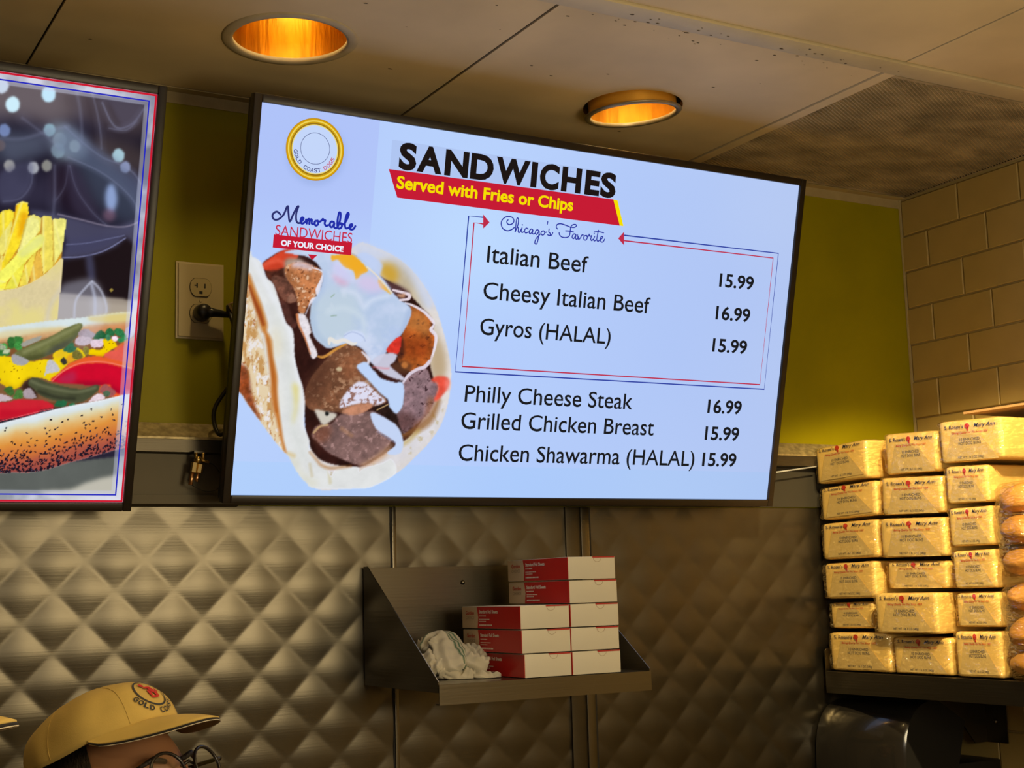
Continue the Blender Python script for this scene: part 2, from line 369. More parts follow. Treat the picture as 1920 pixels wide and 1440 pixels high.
# --- recessed downlights
M_GOLD = mat('gold_reflector', (1.0, 0.60, 0.08), 0.30, 1.0, bump=(14, 0.6, 0.004, (3, 3, 0.4)), var=(26, 0.35, (1, 1, 0.3)))
M_RING = mat('painted_lamp_ring', (0.46, 0.38, 0.25), 0.5, var=(40, 0.15))
M_RINGM = mat('bare_metal_ring', (0.38, 0.33, 0.24), 0.4, 0.8, var=(40, 0.3))
M_BULB = emat('lamp_glow', (1.0, 0.74, 0.30), 3.6)
def can(c, r, ring_m, drop, tilt, label, power):
    t = empty('recessed_downlight', Matrix.Translation((c[0], c[1], CEIL_Z)), label, 'ceiling lamp')
    T = Matrix.Translation((0, 0, -drop)) @ Matrix.Rotation(tilt[0], 4, 'X') @ Matrix.Rotation(tilt[1], 4, 'Y')
    bm = bmesh.new(); lathe(bm, [(r, -0.001), (r*1.0, 0.03), (r*0.98, 0.08), (r*0.93, 0.13), (r*0.80, 0.17), (0.03, 0.185), (0.001, 0.186)], 64, T)
    o = fin('reflector', bm, M_GOLD, t, smooth=True); 
    bm = bmesh.new(); ro = r*(1.19 if drop < 0.004 else 1.13)
    lathe(bm, [(r-0.0005, 0.004), (r-0.0005, -0.002), (r+0.004, -0.0035), (ro-0.003, -0.0025), (ro, -0.0002), (ro, 0.001), (r, 0.0012)], 64, T); fin('trim_ring', bm, ring_m, t, smooth=True)
    if drop > 0.004:
        bm = bmesh.new(); lathe(bm, [(r+0.0015, -0.001), (r+0.0015, 0.035)], 64, T); fin('can_sleeve', bm, mat('lit_gold_sleeve', (0.9, 0.45, 0.05), 0.4, 0.6), t, smooth=True)
    bm = bmesh.new(); bmesh.ops.create_uvsphere(bm, u_segments=20, v_segments=12, radius=0.032, matrix=Matrix.Translation((0, 0, 0.125))); fin('bulb', bm, M_BULB, t, smooth=True)
    l = lamp('downlight_lamp', 'SPOT', (c[0], c[1], CEIL_Z+0.085), power, WARM, spot_size=rad(104), spot_blend=0.5, shadow_soft_size=0.03)
    return t
can((0.708, 1.853), 0.083, M_RING, 0.0, (0, 0), 'recessed ceiling downlight with painted flush ring above the screens', 3.0)
can((1.333, 1.884), 0.073, M_RINGM, 0.012, (rad(2), rad(-5)), 'recessed ceiling downlight whose bare metal ring hangs loose, near the grille', 10.0)

for _m in (M_STEEL,):
    _b = _m.node_tree.nodes['Principled BSDF']; _b.inputs['Anisotropic'].default_value = 0.6
    _t = _m.node_tree.nodes.new('ShaderNodeCombineXYZ'); _t.inputs[0].default_value = 1.0; _m.node_tree.links.new(_t.outputs[0], _b.inputs['Tangent'])
# --- steel cladding: three quilted sheets, battens between them, flashing above
def quilt(x0, x1, name, ox=0.399, oz=1.7085, h=0.0885, st=0.0034):
    zt, zb = 1.7905, 1.16
    nx, nz = int((x1-x0)/st)+1, int((zt-zb)/st)+1
    X, Z = np.meshgrid(np.linspace(x0, x1, nx), np.linspace(zb, zt, nz))
    u = ((X-ox)+(Z-oz))/h; v = ((X-ox)-(Z-oz))/h
    fu, fv = u-np.floor(u), v-np.floor(v)
    b = (np.sin(PI*fu)*np.sin(PI*fv)); hgt = 0.0019*np.power(np.maximum(b, 0), 0.9)
    fade = np.clip((zt-Z)/0.09, 0.12, 1); hgt = hgt*(0.25+0.75*fade)
    hgt += (fbm(X*1000, Z*1000, 230, 5, 2)-0.5)*0.004
    V = np.stack([X, WALL_Y-0.004-hgt, Z], -1)
    me = gridmesh(name, V, nx, nz); o = link(name, me, M_STEEL, wall_back, True); return o
quilt(-0.35, 0.9795, 'steel_sheet'); quilt(0.9895, 1.318, 'steel_sheet', ox=0.399+0.013); quilt(1.372, RIGHT_X-0.004, 'steel_sheet', ox=0.399+0.03)
mkbox('lower_sheet', (-2.0, WALL_Y-0.006, 0.0), (RIGHT_X-0.004, WALL_Y-0.0008, 1.1595), M_STEELD, wall_back)
quilt(-2.0, -0.36, 'steel_sheet', st=0.008)
mkbox('sheet_joint', (0.9795, WALL_Y-0.006, 1.16), (0.9825, WALL_Y-0.0006, 1.7905), M_DARK, wall_back)
mkbox('joint_strip', (0.9825, WALL_Y-0.0085, 1.16), (0.9895, WALL_Y-0.0006, 1.7905), M_STEEL2, wall_back, 0.001)
mkbox('joint_strip', (1.318, WALL_Y-0.0095, 1.16), (1.3475, WALL_Y-0.0006, 1.7905), M_STEELD, wall_back, 0.001)
mkbox('joint_strip', (1.3475, WALL_Y-0.013, 1.16), (1.3650, WALL_Y-0.0006, 1.7905), M_STEEL2, wall_back, 0.002)
mkbox('sheet_joint', (1.3650, WALL_Y-0.006, 1.16), (1.372, WALL_Y-0.0006, 1.7905), M_DARK, wall_back)
# flashing and raceway above the quilted sheets
rail = empty('wall_raceway', (0.2, WALL_Y, 1.85), 'long steel raceway with dusty gilt-lit top, behind the menu screens', 'raceway')
M_RACE = mat('dull_grey_cover', (0.10, 0.085, 0.055), 0.55, 0.6, var=(8, 0.15))
def rprof(name, pts, a, b, m):
    bm = bmesh.new(); prism(bm, pts, (a-0.2, b-0.2), lambda p, t: (t, -p[0]-0.0005, p[1]-1.85)); return fin(name, bm, m, rail)
rprof('top_flashing', [(0, 1.9175), (0.004, 1.9175), (0.030, 1.8935), (0.030, 1.890), (0, 1.890)], -0.6, 2.02, M_GALV)
rprof('face_plate', [(0, 1.8895), (0.030, 1.8895), (0.030, 1.8705), (0.022, 1.8685), (0, 1.8685)], -0.6, 2.02, M_STEELD)
rprof('cover_plate', [(0, 1.868), (0.020, 1.868), (0.020, 1.806), (0, 1.806)], -0.6, 0.716, M_RACE)
rprof('bottom_lip', [(0, 1.8055), (0.026, 1.8055), (0.026, 1.792), (0.012, 1.7885), (0, 1.7885)], -0.6, 0.716, M_RACE)
rprof('cover_plate', [(0, 1.868), (0.010, 1.868), (0.010, 1.792), (0, 1.792)], 0.72, 2.02, mat('painted_gap_shade', (0.05, 0.045, 0.035), 0.6, 0.5))  # dark colour paints the shaded gap below the flashing

# counter added below the frame to bounce lamp light up to the ceiling
M_CTOP = mat('pale_bounce_top', (0.70, 0.62, 0.48), 0.5)
ct = empty('added_bounce_counter', (0.4, 0.36, 0.0), 'long unseen counter with a pale top, added to bounce light upward', 'counter')
mkbox('counter_top', (-1.6, -0.30, 0.885), (1.6, 0.28, 0.925), M_CTOP, ct, 0.004); mkbox('counter_body', (-1.58, -0.27, 0.08), (1.58, 0.25, 0.8845), M_STEELD, ct, 0.004); mkbox('plinth', (-1.55, -0.24, 0.0), (1.55, 0.22, 0.0795), M_DARK, ct)
# ------------------------------------------------------------------ the two menu screens
TVW, TVH = 1.03, 1.03*9/16
M_BEZ = mat('black_bezel', (0.017, 0.011, 0.007), 0.36, 0.0, 0.35, bump=(60, 0.2, 0.0006))
M_TVB = mat('black_plastic_back', (0.008, 0.008, 0.009), 0.5)
M_SCR = attr_mat('screen_picture')
def tvframe(x, y, z, tilt, yaw):
    ux = Vector((math.cos(yaw), math.sin(yaw), 0)); uz = Vector((math.sin(yaw)*math.sin(tilt), -math.cos(yaw)*math.sin(tilt), math.cos(tilt))); uy = uz.cross(ux)
    return Matrix(((ux.x, uy.x, uz.x, x), (ux.y, uy.y, uz.y, y), (ux.z, uy.z, uz.z, z), (0, 0, 0, 1)))
MTV = tvframe(0.67512, 2.02693, 1.80050, 0.23945, 0.01044)
MTL = tvframe(0.51866, 2.03617, 1.78956, 0.29066, 0.0) @ Matrix.Translation((-TVW, 0, 0))
def px2tv(M, pts):            # measured photo points -> (u,v) on the screen plane
    M = np.array(M); o = M[:3, 3]; n = M[:3, 1]; out = []
    for p in pts:
        d = ray(*p); P = CAM+d*(((o-CAM)@n)/(d@n)); q = P-o; out.append((q@M[:3, 0], q@M[:3, 2]))
    return np.array(out)
def make_tv(M, label, group=None):
    t = empty('menu_screen', M, label, 'menu screen', group)
    b = 0.0125; bm = bmesh.new()
    # bezel: four bars with a bevel, slightly proud
    for a, c in (((-b, -0.006, -b), (0, 0.012, TVH+b)), ((TVW, -0.006, -b), (TVW+b, 0.012, TVH+b)), ((0, -0.006, -b), (TVW, 0.012, 0)), ((0, -0.006, TVH), (TVW, 0.012, TVH+b))):
        box(bm, a, c, 0.0022, 2)
    fin('bezel', bm, M_BEZ, t, auto=40)
    bm = bmesh.new(); box(bm, (-b+0.003, 0.0125, -b+0.003), (TVW+b-0.003, 0.030, TVH+b-0.003), 0.004); box(bm, (0.10, 0.0305, 0.03), (TVW-0.10, 0.060, TVH*0.62), 0.01); fin('back_cover', bm, M_TVB, t, auto=40)
    bm = bmesh.new(); box(bm, (TVW*0.5-0.10, 0.0605, 0.10), (TVW*0.5+0.10, 0.074, 0.30), 0.003)
    for sx in (-0.07, 0.07): box(bm, (TVW*0.5+sx-0.012, 0.074, 0.08), (TVW*0.5+sx+0.012, 0.095, 0.32), 0.002)
    fin('wall_bracket', bm, M_TVB, t, auto=40)
    return t
tv = make_tv(MTV, 'wide menu screen listing sandwiches and prices beside a gyro picture')
tvl = make_tv(MTL, 'menu screen at the left edge showing fries and a loaded hot dog')

class Paint:
    """colours over a grid of screen points; the grid carries photo-measured coordinates X,Y"""
    def __init__(s, X, Y, base): s.X, s.Y, s.C = X, Y, base.astype(float).copy(); s.st = max(1e-6, abs(np.median(np.diff(Y[:, X.shape[1]//2]))))
    def blur(s, m, sig):
        g = sig/s.st
        if g < 0.35: return m
        r = int(min(60, math.ceil(g*2.5))); k = np.exp(-0.5*(np.arange(-r, r+1)/g)**2); k /= k.sum()
        p = np.pad(m, ((r, r), (r, r)), mode='edge'); ny, nx = m.shape
        p = sum(k[i]*p[i:i+ny, :] for i in range(2*r+1)); return sum(k[i]*p[:, i:i+nx] for i in range(2*r+1))
    def mask(s, pts, soft=1.0, smooth=True):
        P = crom(pts, 5, True) if smooth else np.array(pts, float); pad = soft*3+4
        j = (s.Y > P[:, 1].min()-pad) & (s.Y < P[:, 1].max()+pad) & (s.X > P[:, 0].min()-pad) & (s.X < P[:, 0].max()+pad)
        m = np.zeros(s.X.shape)
        if not j.any(): return m, (slice(0, 1), slice(0, 1))
        r, c = np.where(j.any(1))[0], np.where(j.any(0))[0]; w = (slice(r[0], r[-1]+1), slice(c[0], c[-1]+1))
        X, Y = s.X[w], s.Y[w]; ins = np.zeros(X.shape, bool)
        for a, b in zip(P, np.roll(P, -1, 0)):
            if a[1] == b[1]: continue
            ins ^= ((a[1] > Y) != (b[1] > Y)) & (X < (b[0]-a[0])*(Y-a[1])/(b[1]-a[1])+a[0])
        mm = s.blur(ins.astype(float), max(soft, 0.45)); m[w] = mm; return m, w
    def put(s, m, w, col, al=1.0):
        a = (m[w]*al)[..., None]; col = np.asarray(col, float)
        s.C[w] = s.C[w]*(1-a)+(col if col.ndim == 1 else col[w])*a
    def poly(s, pts, col, soft=1.0, al=1.0, smooth=True, tex=None, clip=None):
        """tex=(size, contrast, seed) or a second colour mix: (size, colour2, lo, hi, seed, sx, sy)"""
        m, w = s.mask(pts, soft, smooth)
        if clip is not None: m = m*clip
        X, Y = s.X[w], s.Y[w]; c = np.broadcast_to(np.array(col, float), X.shape+(3,)).copy()
        for t in (tex if isinstance(tex, list) else [tex] if tex else []):
            if len(t) == 3: c *= (1+t[1]*(fbm(X, Y, t[0], t[2])-0.5)*2)[..., None]
            else:
                n = fbm(X/t[5], Y/t[6], t[0], t[4]); k = np.clip((n-t[2])/(t[3]-t[2]), 0, 1)[..., None]; c = c*(1-k)+np.array(t[1], float)*k
        a = (m[w]*al)[..., None]; s.C[w] = s.C[w]*(1-a)+c*a; return m
    def line(s, pts, wd, col, al=1.0, soft=0.8, smooth=True, taper=False, clip=None):
        P = crom(pts, 5) if smooth and len(pts) > 2 else np.array(pts, float); n = len(P)
        pad = (max(wd) if hasattr(wd, '__len__') else wd)+soft*3+2
        j = (s.Y > P[:, 1].min()-pad) & (s.Y < P[:, 1].max()+pad) & (s.X > P[:, 0].min()-pad) & (s.X < P[:, 0].max()+pad)
        if not j.any(): return
        r, c = np.where(j.any(1))[0], np.where(j.any(0))[0]; w = (slice(r[0], r[-1]+1), slice(c[0], c[-1]+1)); X, Y = s.X[w], s.Y[w]
        D = np.full(X.shape, 1e9)
        for i in range(n-1):
            a, b = P[i], P[i+1]; d = b-a; L = (d**2).sum()+1e-9; t = np.clip(((X-a[0])*d[0]+(Y-a[1])*d[1])/L, 0, 1)
            f = (i+t)/(n-1); ww = (np.interp(f, np.linspace(0, 1, len(wd)), wd) if hasattr(wd, '__len__') else wd)/2
            D = np.minimum(D, np.hypot(X-a[0]-t*d[0], Y-a[1]-t*d[1])-ww)
        m = np.clip(0.5-D/max(2*soft, 0.8), 0, 1)*al
        if clip is not None: m = m*clip[w]
        s.C[w] = s.C[w]*(1-m[..., None])+np.array(col, float)*m[..., None]
    def blob(s, cx, cy, rx, ry, col, soft=1.0, al=1.0, ang=0.0, clip=None):
        t = np.linspace(0, 2*PI, 17)[:-1]; ca, sa = math.cos(ang), math.sin(ang)
        m = s.poly([(cx+rx*math.cos(q)*ca-ry*math.sin(q)*sa, cy+rx*math.cos(q)*sa+ry*math.sin(q)*ca) for q in t], col, soft, al, clip=clip); return m
def screen_grid(M, us, vs):
    U, V = np.meshgrid(us, vs); A = np.array(M); P = A[:3, 3]+U[..., None]*A[:3, 0]+V[..., None]*A[:3, 2]
    q = proj(P.reshape(-1, 3)).reshape(U.shape+(2,)); return U, V, q[..., 0], q[..., 1]
def zz(ox, oy, sc): return lambda *a: [(ox+a[i]/sc, oy+a[i+1]/sc) for i in range(0, len(a), 2)]
G = zz(420, 420, 2.6667); A_ = zz(440, 430, 6); B_ = zz(640, 430, 6); C_ = zz(440, 670, 5.538); D_ = zz(640, 670, 5.538)

# ---- menu screen picture
us = np.concatenate([np.arange(0, 0.435, 0.00128), np.linspace(0.436, TVW, 40)]); vs = np.arange(0, TVH+0.0001, TVH/452)
U, V, X, Y = screen_grid(MTV, us, vs)
n1 = fbm(U*1000, V*1000, 260, 3, 2)
base = np.stack([178+10*n1, 203+8*n1-4*U, 252+0*n1], -1)
base[..., 0] -= 4*U+6*(V < 0.05); base[..., 1] -= 8*np.clip(U-0.5, 0, 1); base[..., 2] -= 16*np.clip(U-0.45, 0, 1)
gy = px2tv(MTV, [(711, 231), (695, 454), (590, 281)]); ucol = gy[0][0]
base = np.where(((U < ucol) & (V > 0.33))[..., None], base-np.array([5, 10, 3])*np.clip((V-0.33)/0.12, 0, 1)[..., None], base)
glow = np.exp(-(((U-0.38)/0.14)**2+((V-0.42)/0.14)**2))[..., None]; base = base+glow*np.array([8, 12, 3])
P = Paint(X, Y, base)
# soft shadow under the round badge
P.blob(592, 288, 56, 60, (150, 172, 222), 5, 0.5)
# back half of the pita
m_in = P.poly(G(600,150, 640,120, 690,92, 760,118, 850,160, 930,222, 1000,310, 1050,400, 1082,490, 1112,600, 1132,700, 1134,800, 1118,900, 1085,1000, 1030,1085, 950,1170, 870,1240, 760,1296, 620,1320, 460,1322, 420,1200, 500,600), (222, 216, 214), 0.9, tex=[(60, .05, 1), (9, .04, 2)])
P.poly(G(690,92, 760,118, 850,160, 930,222, 1000,310, 1050,400, 1000,420, 940,330, 850,240, 760,180, 640,130), (200, 212, 240), 5, .75)
P.poly(G(778,190, 860,190, 920,250, 960,330, 1020,470, 1070,560, 1100,700, 1080,760, 1030,700, 1040,560, 980,430, 900,370, 790,260), (196, 178, 142), 8, .85, clip=m_in, tex=[(30, .10, 4)])
P.poly(G(782,205, 840,205, 870,250, 850,300, 800,280, 780,240), (205, 160, 50), 6, .9)
P.poly(G(1050,560, 1095,620, 1110,720, 1085,800, 1040,780, 1035,650), (186, 162, 128), 6, .8, clip=m_in)
P.poly(G(1000,860, 1080,880, 1090,960, 1030,1060, 930,1150, 800,1230, 640,1290, 470,1300, 430,1220, 560,1225, 720,1215, 860,1150, 960,1040), (218, 216, 224), 7, .8, clip=m_in, tex=[(14, .05, 8), (10, (188, 172, 130), .60, .74, 9, 1, 1)])
# dark hollow
m_dk = P.poly(G(190,205, 240,160, 300,135, 420,150, 640,150, 780,260, 900,330, 990,420, 1045,500, 1030,700, 1062,840, 1000,960, 930,1060, 830,1130, 720,1200, 650,1215, 520,1195, 450,1150, 410,1050, 395,900, 340,640, 260,360, 215,262), (50, 24, 20), 1.2, tex=[(26, .5, 5)])
P.poly(G(780,280, 860,300, 930,345, 900,375, 840,350, 790,300), (88, 58, 60), 3, .9)
# brown rim of pita along the hollow, low right
P.line(D_(1000,460, 930,620, 820,720, 640,800), [10, 16, 12], (150, 98, 48), .75, 5)
P.line(D_(640,900, 700,860, 800,760), 7, (190, 160, 80), .6, 4)
# right meat slice
P.poly(G(930,400, 985,425, 1030,470, 1050,505, 1040,530, 1058,560, 1050,620, 1030,680, 990,730, 940,740, 880,700, 870,640, 900,520, 935,450), (170, 88, 36), 1.2, tex=[(24, .35, 11), (7, .28, 12), (8, (70, 32, 22), .62, .74, 13, 1, 1)])
P.poly(B_(790,870, 880,930, 960,980, 1000,1080, 960,1200, 880,1150, 740,1120, 760,1020, 790,950), (204, 134, 70), 5, .6, tex=[(9, .2, 3)])
P.poly(B_(700,1130, 820,1220, 980,1250, 960,1440, 800,1440, 640,1380, 660,1250), (150, 60, 22), 7, .65, tex=[(8, .3, 3)])
P.line(G(905,395, 945,408, 1000,440, 1042,485, 1048,505, 1035,528, 1058,560, 1054,610, 1040,660), [3, 4, 5, 6, 3, 7, 6, 5, 4], (232, 224, 238), .95, .8)
P.line(G(1040,660, 1022,700, 985,722, 970,735), [4, 5, 5], (222, 206, 206), .9, .8)
P.poly(G(640,1010), (0, 0, 0)) if False else None
P.poly(B_(640,1250, 700,1230, 700,1440, 610,1440), (62, 30, 24), 3, .8)
P.poly(D_(520,80, 620,40, 700,60, 740,100, 680,170, 560,140), (92, 56, 36), 3, .8); P.blob(*D_(655,80)[0], 6, 6, (196, 120, 60), 1.5, .9)
# lower right meat
P.poly(D_(640,260, 720,180, 800,120, 860,110, 900,140, 930,230, 1000,280, 990,380, 960,470, 900,580, 820,660, 720,740, 630,790, 560,700, 540,620, 600,540, 640,470, 640,380), (140, 112, 118), 1.2, tex=[(16, .22, 21), (5, .24, 22), (6, (66, 44, 50), .64, .76, 23, 1, 1)])
P.poly(D_(560,600, 660,560, 760,620, 820,660, 700,750, 630,790, 560,700), (92, 60, 58), 6, .75, tex=[(8, .3, 22)])
P.poly(D_(900,420, 960,440, 930,560, 840,680, 720,760, 760,700, 860,600), (150, 96, 66), 4, .7, tex=[(8, .2, 22)])
P.line(D_(640,260, 700,180, 790,122, 860,100, 910,40), [4, 6, 6, 7, 5], (222, 210, 226), .95, .9)
P.poly(D_(930,240, 980,200, 1060,195, 1115,230, 1110,300, 1060,380, 990,450, 960,440, 1000,340, 990,270), (232, 84, 64), 2.0, tex=[(9, .14, 4)]); P.blob(*D_(1100,280)[0], 5, 12, (240, 150, 140), 3, .6)
# dark cavity centre right
P.poly(D_(320,520, 480,485, 520,540, 570,585, 600,700, 640,800, 560,700, 420,600), (40, 26, 22), 1.5, tex=[(8, .4, 2)]); P.line(D_(370,545, 480,490), 2.2, (196, 160, 110), .9, .7)
# upper-left: tomato, meats
P.poly(A_(305,405, 430,300, 565,225, 700,225, 700,330, 580,350, 570,420, 470,480, 360,470), (206, 66, 40), 1.2, tex=[(20, .15, 7)]); P.line(A_(330,400, 470,350, 560,380), 6, (236, 110, 84), .5, 4)
P.poly(A_(340,480, 460,460, 560,440, 640,520, 700,760, 560,820, 480,800, 400,640), (74, 38, 28), 2, tex=[(12, .4, 3)])
P.poly(A_(410,560, 450,520, 560,550, 640,620, 650,680, 690,800, 600,830, 520,760, 450,640), (112, 70, 56), 1.0, tex=[(9, .34, 4), (6, .2, 6)])
P.poly(A_(590,780, 640,720, 690,790, 680,815, 600,820), (142, 98, 80), 1, tex=[(6, .2, 6)])
P.poly(A_(500,800, 600,850, 640,980, 700,1060, 660,1120, 590,1060, 540,940), (78, 44, 38), 1.4, tex=[(9, .35, 3)])
P.poly(A_(560,440, 570,340, 680,320, 780,370, 720,500, 600,560), (170, 146, 128), 3, .95, tex=[(12, .12, 3)])
P.poly(A_(560,440, 640,380, 740,365, 860,400, 985,470, 975,560, 930,690, 890,790, 810,880, 780,950, 720,930, 700,800, 660,660, 590,560), (186, 118, 74), 1.1, tex=[(26, .18, 4), (7, .22, 5), (6, (226, 184, 150), .58, .72, 6, 1, 1), (5, (108, 58, 32), .64, .76, 7, 1, 1)])
P.poly(A_(640,400, 700,362, 800,378, 880,420, 860,460, 740,440, 650,430), (214, 204, 222), 3, .8, tex=[(5, .1, 5)])
P.line(A_(870,430, 985,475, 978,560, 935,680, 945,770, 880,800, 830,890, 800,950), [2, 3, 5, 9, 7, 9, 4, 3], (232, 230, 244), .95, .7)
P.poly(A_(700,960, 740,950, 800,970, 835,1060, 860,1160, 840,1200, 920,1370, 915,1440, 860,1440, 800,1250, 720,1090), (226, 220, 226), 1, tex=[(5, .12, 5)])
P.line(A_(700,960, 720,1070, 780,1200, 850,1400), [5, 4, 3, 2], (202, 122, 74), .9, 1.2)
P.poly(A_(830,880, 880,830, 900,900, 850,1010, 800,980), (70, 40, 34), 1.5)
# sauce
m_s = P.poly(G(300,140, 420,165, 490,235, 480,330, 440,395, 430,470, 450,560, 500,610, 530,620, 620,600, 690,625, 720,680, 760,700, 810,640, 880,560, 925,480, 932,420, 880,380, 840,340, 790,270, 720,200, 640,150, 540,110), (190, 206, 240), 1.2, tex=[(70, .03, 3)])
P.poly(G(440,380, 520,330, 640,330, 700,420, 640,560, 560,605, 490,600, 440,520), (198, 214, 220), 12, .8, clip=m_s); P.poly(G(700,370, 800,340, 880,400, 860,520, 740,560, 690,470), (170, 192, 232), 12, .7, clip=m_s)
P.poly(G(640,150, 640,170, 700,140, 790,200, 770,270, 790,270, 840,335, 700,200), (190, 208, 246), 2, .9)
P.poly(G(300,140, 420,165, 490,235, 480,330, 440,395, 430,470, 450,560, 500,610, 530,620, 620,600, 690,625, 720,680, 760,700, 810,640, 880,560, 925,480, 932,420, 880,380, 840,340, 790,270, 720,200, 640,150, 540,110), (186, 204, 224), 3, .5, clip=m_s, tex=[(46, (222, 228, 244), .42, .62, 51, 1, 1.2), (30, (176, 196, 226), .56, .72, 57, 1.3, 1)])
for L_, w_, c_ in ((G(450,400, 440,480, 470,560, 520,605), 10, (168, 190, 214)), (G(700,420, 740,380, 820,360), 6, (226, 234, 250)), (G(925,440, 890,540, 830,620, 760,690), 9, (156, 178, 216)), (G(600,330, 660,350, 690,400), 8, (220, 226, 246)), (G(520,440, 600,420, 690,470, 700,560), 10, (206, 220, 232)), (G(500,250, 490,330, 450,390), 8, (172, 192, 226))): P.line(L_, w_, c_, .55, 5, clip=m_s)
P.poly(G(535,158, 560,155, 640,152, 700,205, 718,235, 690,250, 660,275, 645,235, 600,215, 570,180, 540,185), (240, 172, 40), 1.2); P.poly(G(770,275, 800,305, 835,350, 800,330, 775,312), (240, 180, 60), 1.2)
P.poly(G(540,250, 590,270, 625,300, 590,308, 560,290), (224, 160, 190), 4, .6); P.poly(G(540,185, 600,220, 650,290, 560,250), (206, 200, 240), 6, .8); P.poly(G(690,255, 760,270, 800,330, 720,340, 660,300), (216, 198, 232), 6, .8)
P.line(G(715,215, 770,265, 840,345), 2.5, (246, 226, 190), .8, .8); P.line(G(535,365, 550,352), 2, (130, 160, 120), .6, 1.2); P.line(G(535,460, 560,457), 2, (120, 150, 120), .6, 1.2)
P.blob(*G(650,565)[0], 20, 12, (206, 218, 246), 1.2); P.line(G(600,560, 640,540, 690,560, 705,585), 1.6, (150, 166, 206), .6, 1.2)
P.line(G(845,330, 900,345, 925,355, 920,375, 880,380), [4, 6, 6, 4], (236, 220, 230), .95, .8); P.poly(G(860,355, 905,350, 895,370), (190, 140, 110), 1.5)
P.poly(G(810,632, 850,580, 885,565, 875,640, 850,650), (216, 54, 42), 1.0, tex=[(5, .15, 5)])
P.poly(G(740,690, 790,650, 860,650, 850,690, 830,710, 900,770, 880,780, 800,750), (206, 206, 226), 1.2, .95); P.line(G(745,715, 800,722, 822,722), 3, (226, 130, 140), .6, 2)
# centre meat
P.poly(G(470,660, 500,660, 560,620, 620,600, 700,640, 722,690, 715,720, 760,810, 810,880, 790,900, 740,915, 650,965, 600,950, 560,940, 480,940, 420,920, 400,860, 440,760, 520,660), (124, 80, 56), 1.1, tex=[(30, .22, 4), (8, .26, 5), (7, (170, 128, 98), .58, .74, 6, 1, 1)])
P.poly(G(560,700, 640,640, 700,660, 700,740, 620,780), (150, 92, 60), 7, .6, tex=[(7, .25, 5)]); P.poly(G(400,900, 420,780, 500,680, 540,720, 470,860), (84, 50, 36), 8, .7)
P.poly(G(580,920, 590,870, 650,800, 700,790, 770,850, 805,885, 760,905, 700,895, 640,905), (222, 220, 240), 1.4, tex=[(6, (150, 110, 100), .52, .68, 6, 1, 1)])
P.poly(G(590,940, 650,905, 740,900, 720,930, 650,965), (194, 134, 104), 1.4, tex=[(7, .15, 5)])
P.line(G(470,662, 500,664, 560,625, 610,600), [3, 5, 5, 3], (214, 150, 66), .9, 1); P.line(G(525,600, 530,575, 560,590, 600,580, 640,600, 660,595), [4, 8, 8, 6, 7, 3], (234, 228, 220), .9, 1)
P.line(G(690,640, 722,675, 718,700), [3, 6, 4], (226, 220, 232), .9, 1); P.blob(*G(575,725)[0], 6, 4, (196, 176, 140), 1)
P.poly(D_(160,110, 200,60, 260,50, 330,130, 400,210, 480,240, 560,260, 640,270, 645,460, 600,560, 560,580, 500,520, 480,440, 400,370, 300,260), (190, 212, 248), 1.1); P.line(D_(170,130, 300,270, 420,400), 1.6, (110, 110, 130), .6, 1.2)
# lower centre meat and sauce
P.poly(C_(820,740, 880,700, 1000,690, 1100,590, 1240,600, 1440,560, 1560,680, 1640,820, 1560,960, 1420,1060, 1300,1120, 1120,1060, 960,980, 860,880, 800,820), (128, 98, 94), 1.3, tex=[(30, .2, 4), (8, .2, 5), (7, (168, 132, 128), .60, .74, 6, 1, 1)])
P.poly(C_(810,820, 900,700, 1000,740, 960,860, 880,890), (120, 70, 50), 5, .7, tex=[(8, .2, 3)]); P.line(C_(820,780, 880,720, 960,700), 4, (206, 170, 120), .8, 1.2); P.line(C_(1110,740, 1210,810), 7, (166, 122, 94), .7, 3)
P.poly(C_(830,540, 930,560, 1060,590, 1000,660, 920,700, 870,640), (214, 208, 196), 1.6, .95); P.blob(*C_(955,582)[0], 4, 4, (30, 30, 30), 1)
P.poly(D_(180,1120, 300,1060, 440,960, 540,880, 480,1000, 360,1090, 240,1140), (206, 160, 124), 4, .85)
P.poly(D_(300,590, 360,580, 540,680, 600,750, 640,860, 635,940, 600,1000, 500,1010, 480,980, 560,890, 380,760, 330,690), (196, 212, 244), 1.1); P.line(D_(370,770, 560,890), 1.8, (130, 130, 160), .7, 1)
# front pita fold, left and along the bottom
fl = A_(150,300, 200,310, 260,340, 310,410, 350,540, 430,620, 500,820, 570,1040, 640,1120, 662,1240, 670,1440) + C_(660,180, 700,300, 725,480, 715,700, 770,860, 780,980, 880,1110, 960,1160, 1000,1240, 1060,1160, 1260,1140, 1290,1190)+D_(240,1150, 420,1100, 520,1060, 560,1200, 340,1330, 180,1360)+C_(840,1358, 740,1300, 640,1180, 560,1030, 480,950, 350,780, 260,660, 130,480, 50,360, -60,330, -60,-260)
m_f = P.poly(fl, (224, 226, 226), 1.0, tex=[(40, .04, 3), (14, .03, 4)])
P.poly(G(95,300, 122,330, 150,430, 178,540, 205,660, 228,800, 250,930, 285,1070, 305,1150, 240,1085, 180,990, 128,905, 80,855, 30,820, 30,400), (228, 206, 168), 3, .95, clip=m_f, tex=[(8, (196, 146, 84), .48, .64, 31, .7, 1.8), (7, (234, 228, 226), .54, .68, 37, 1, 1.6), (5, (176, 112, 60), .66, .78, 41, .7, 1.6)])
P.line(G(150,180, 210,300, 270,420, 330,540, 352,660, 372,760, 392,900, 400,1020), 9, (236, 240, 250), .55, 5, clip=m_f); P.line(G(250,420, 300,620, 330,800, 340,1000, 400,1160), 12, (206, 212, 206), .35, 9, clip=m_f)
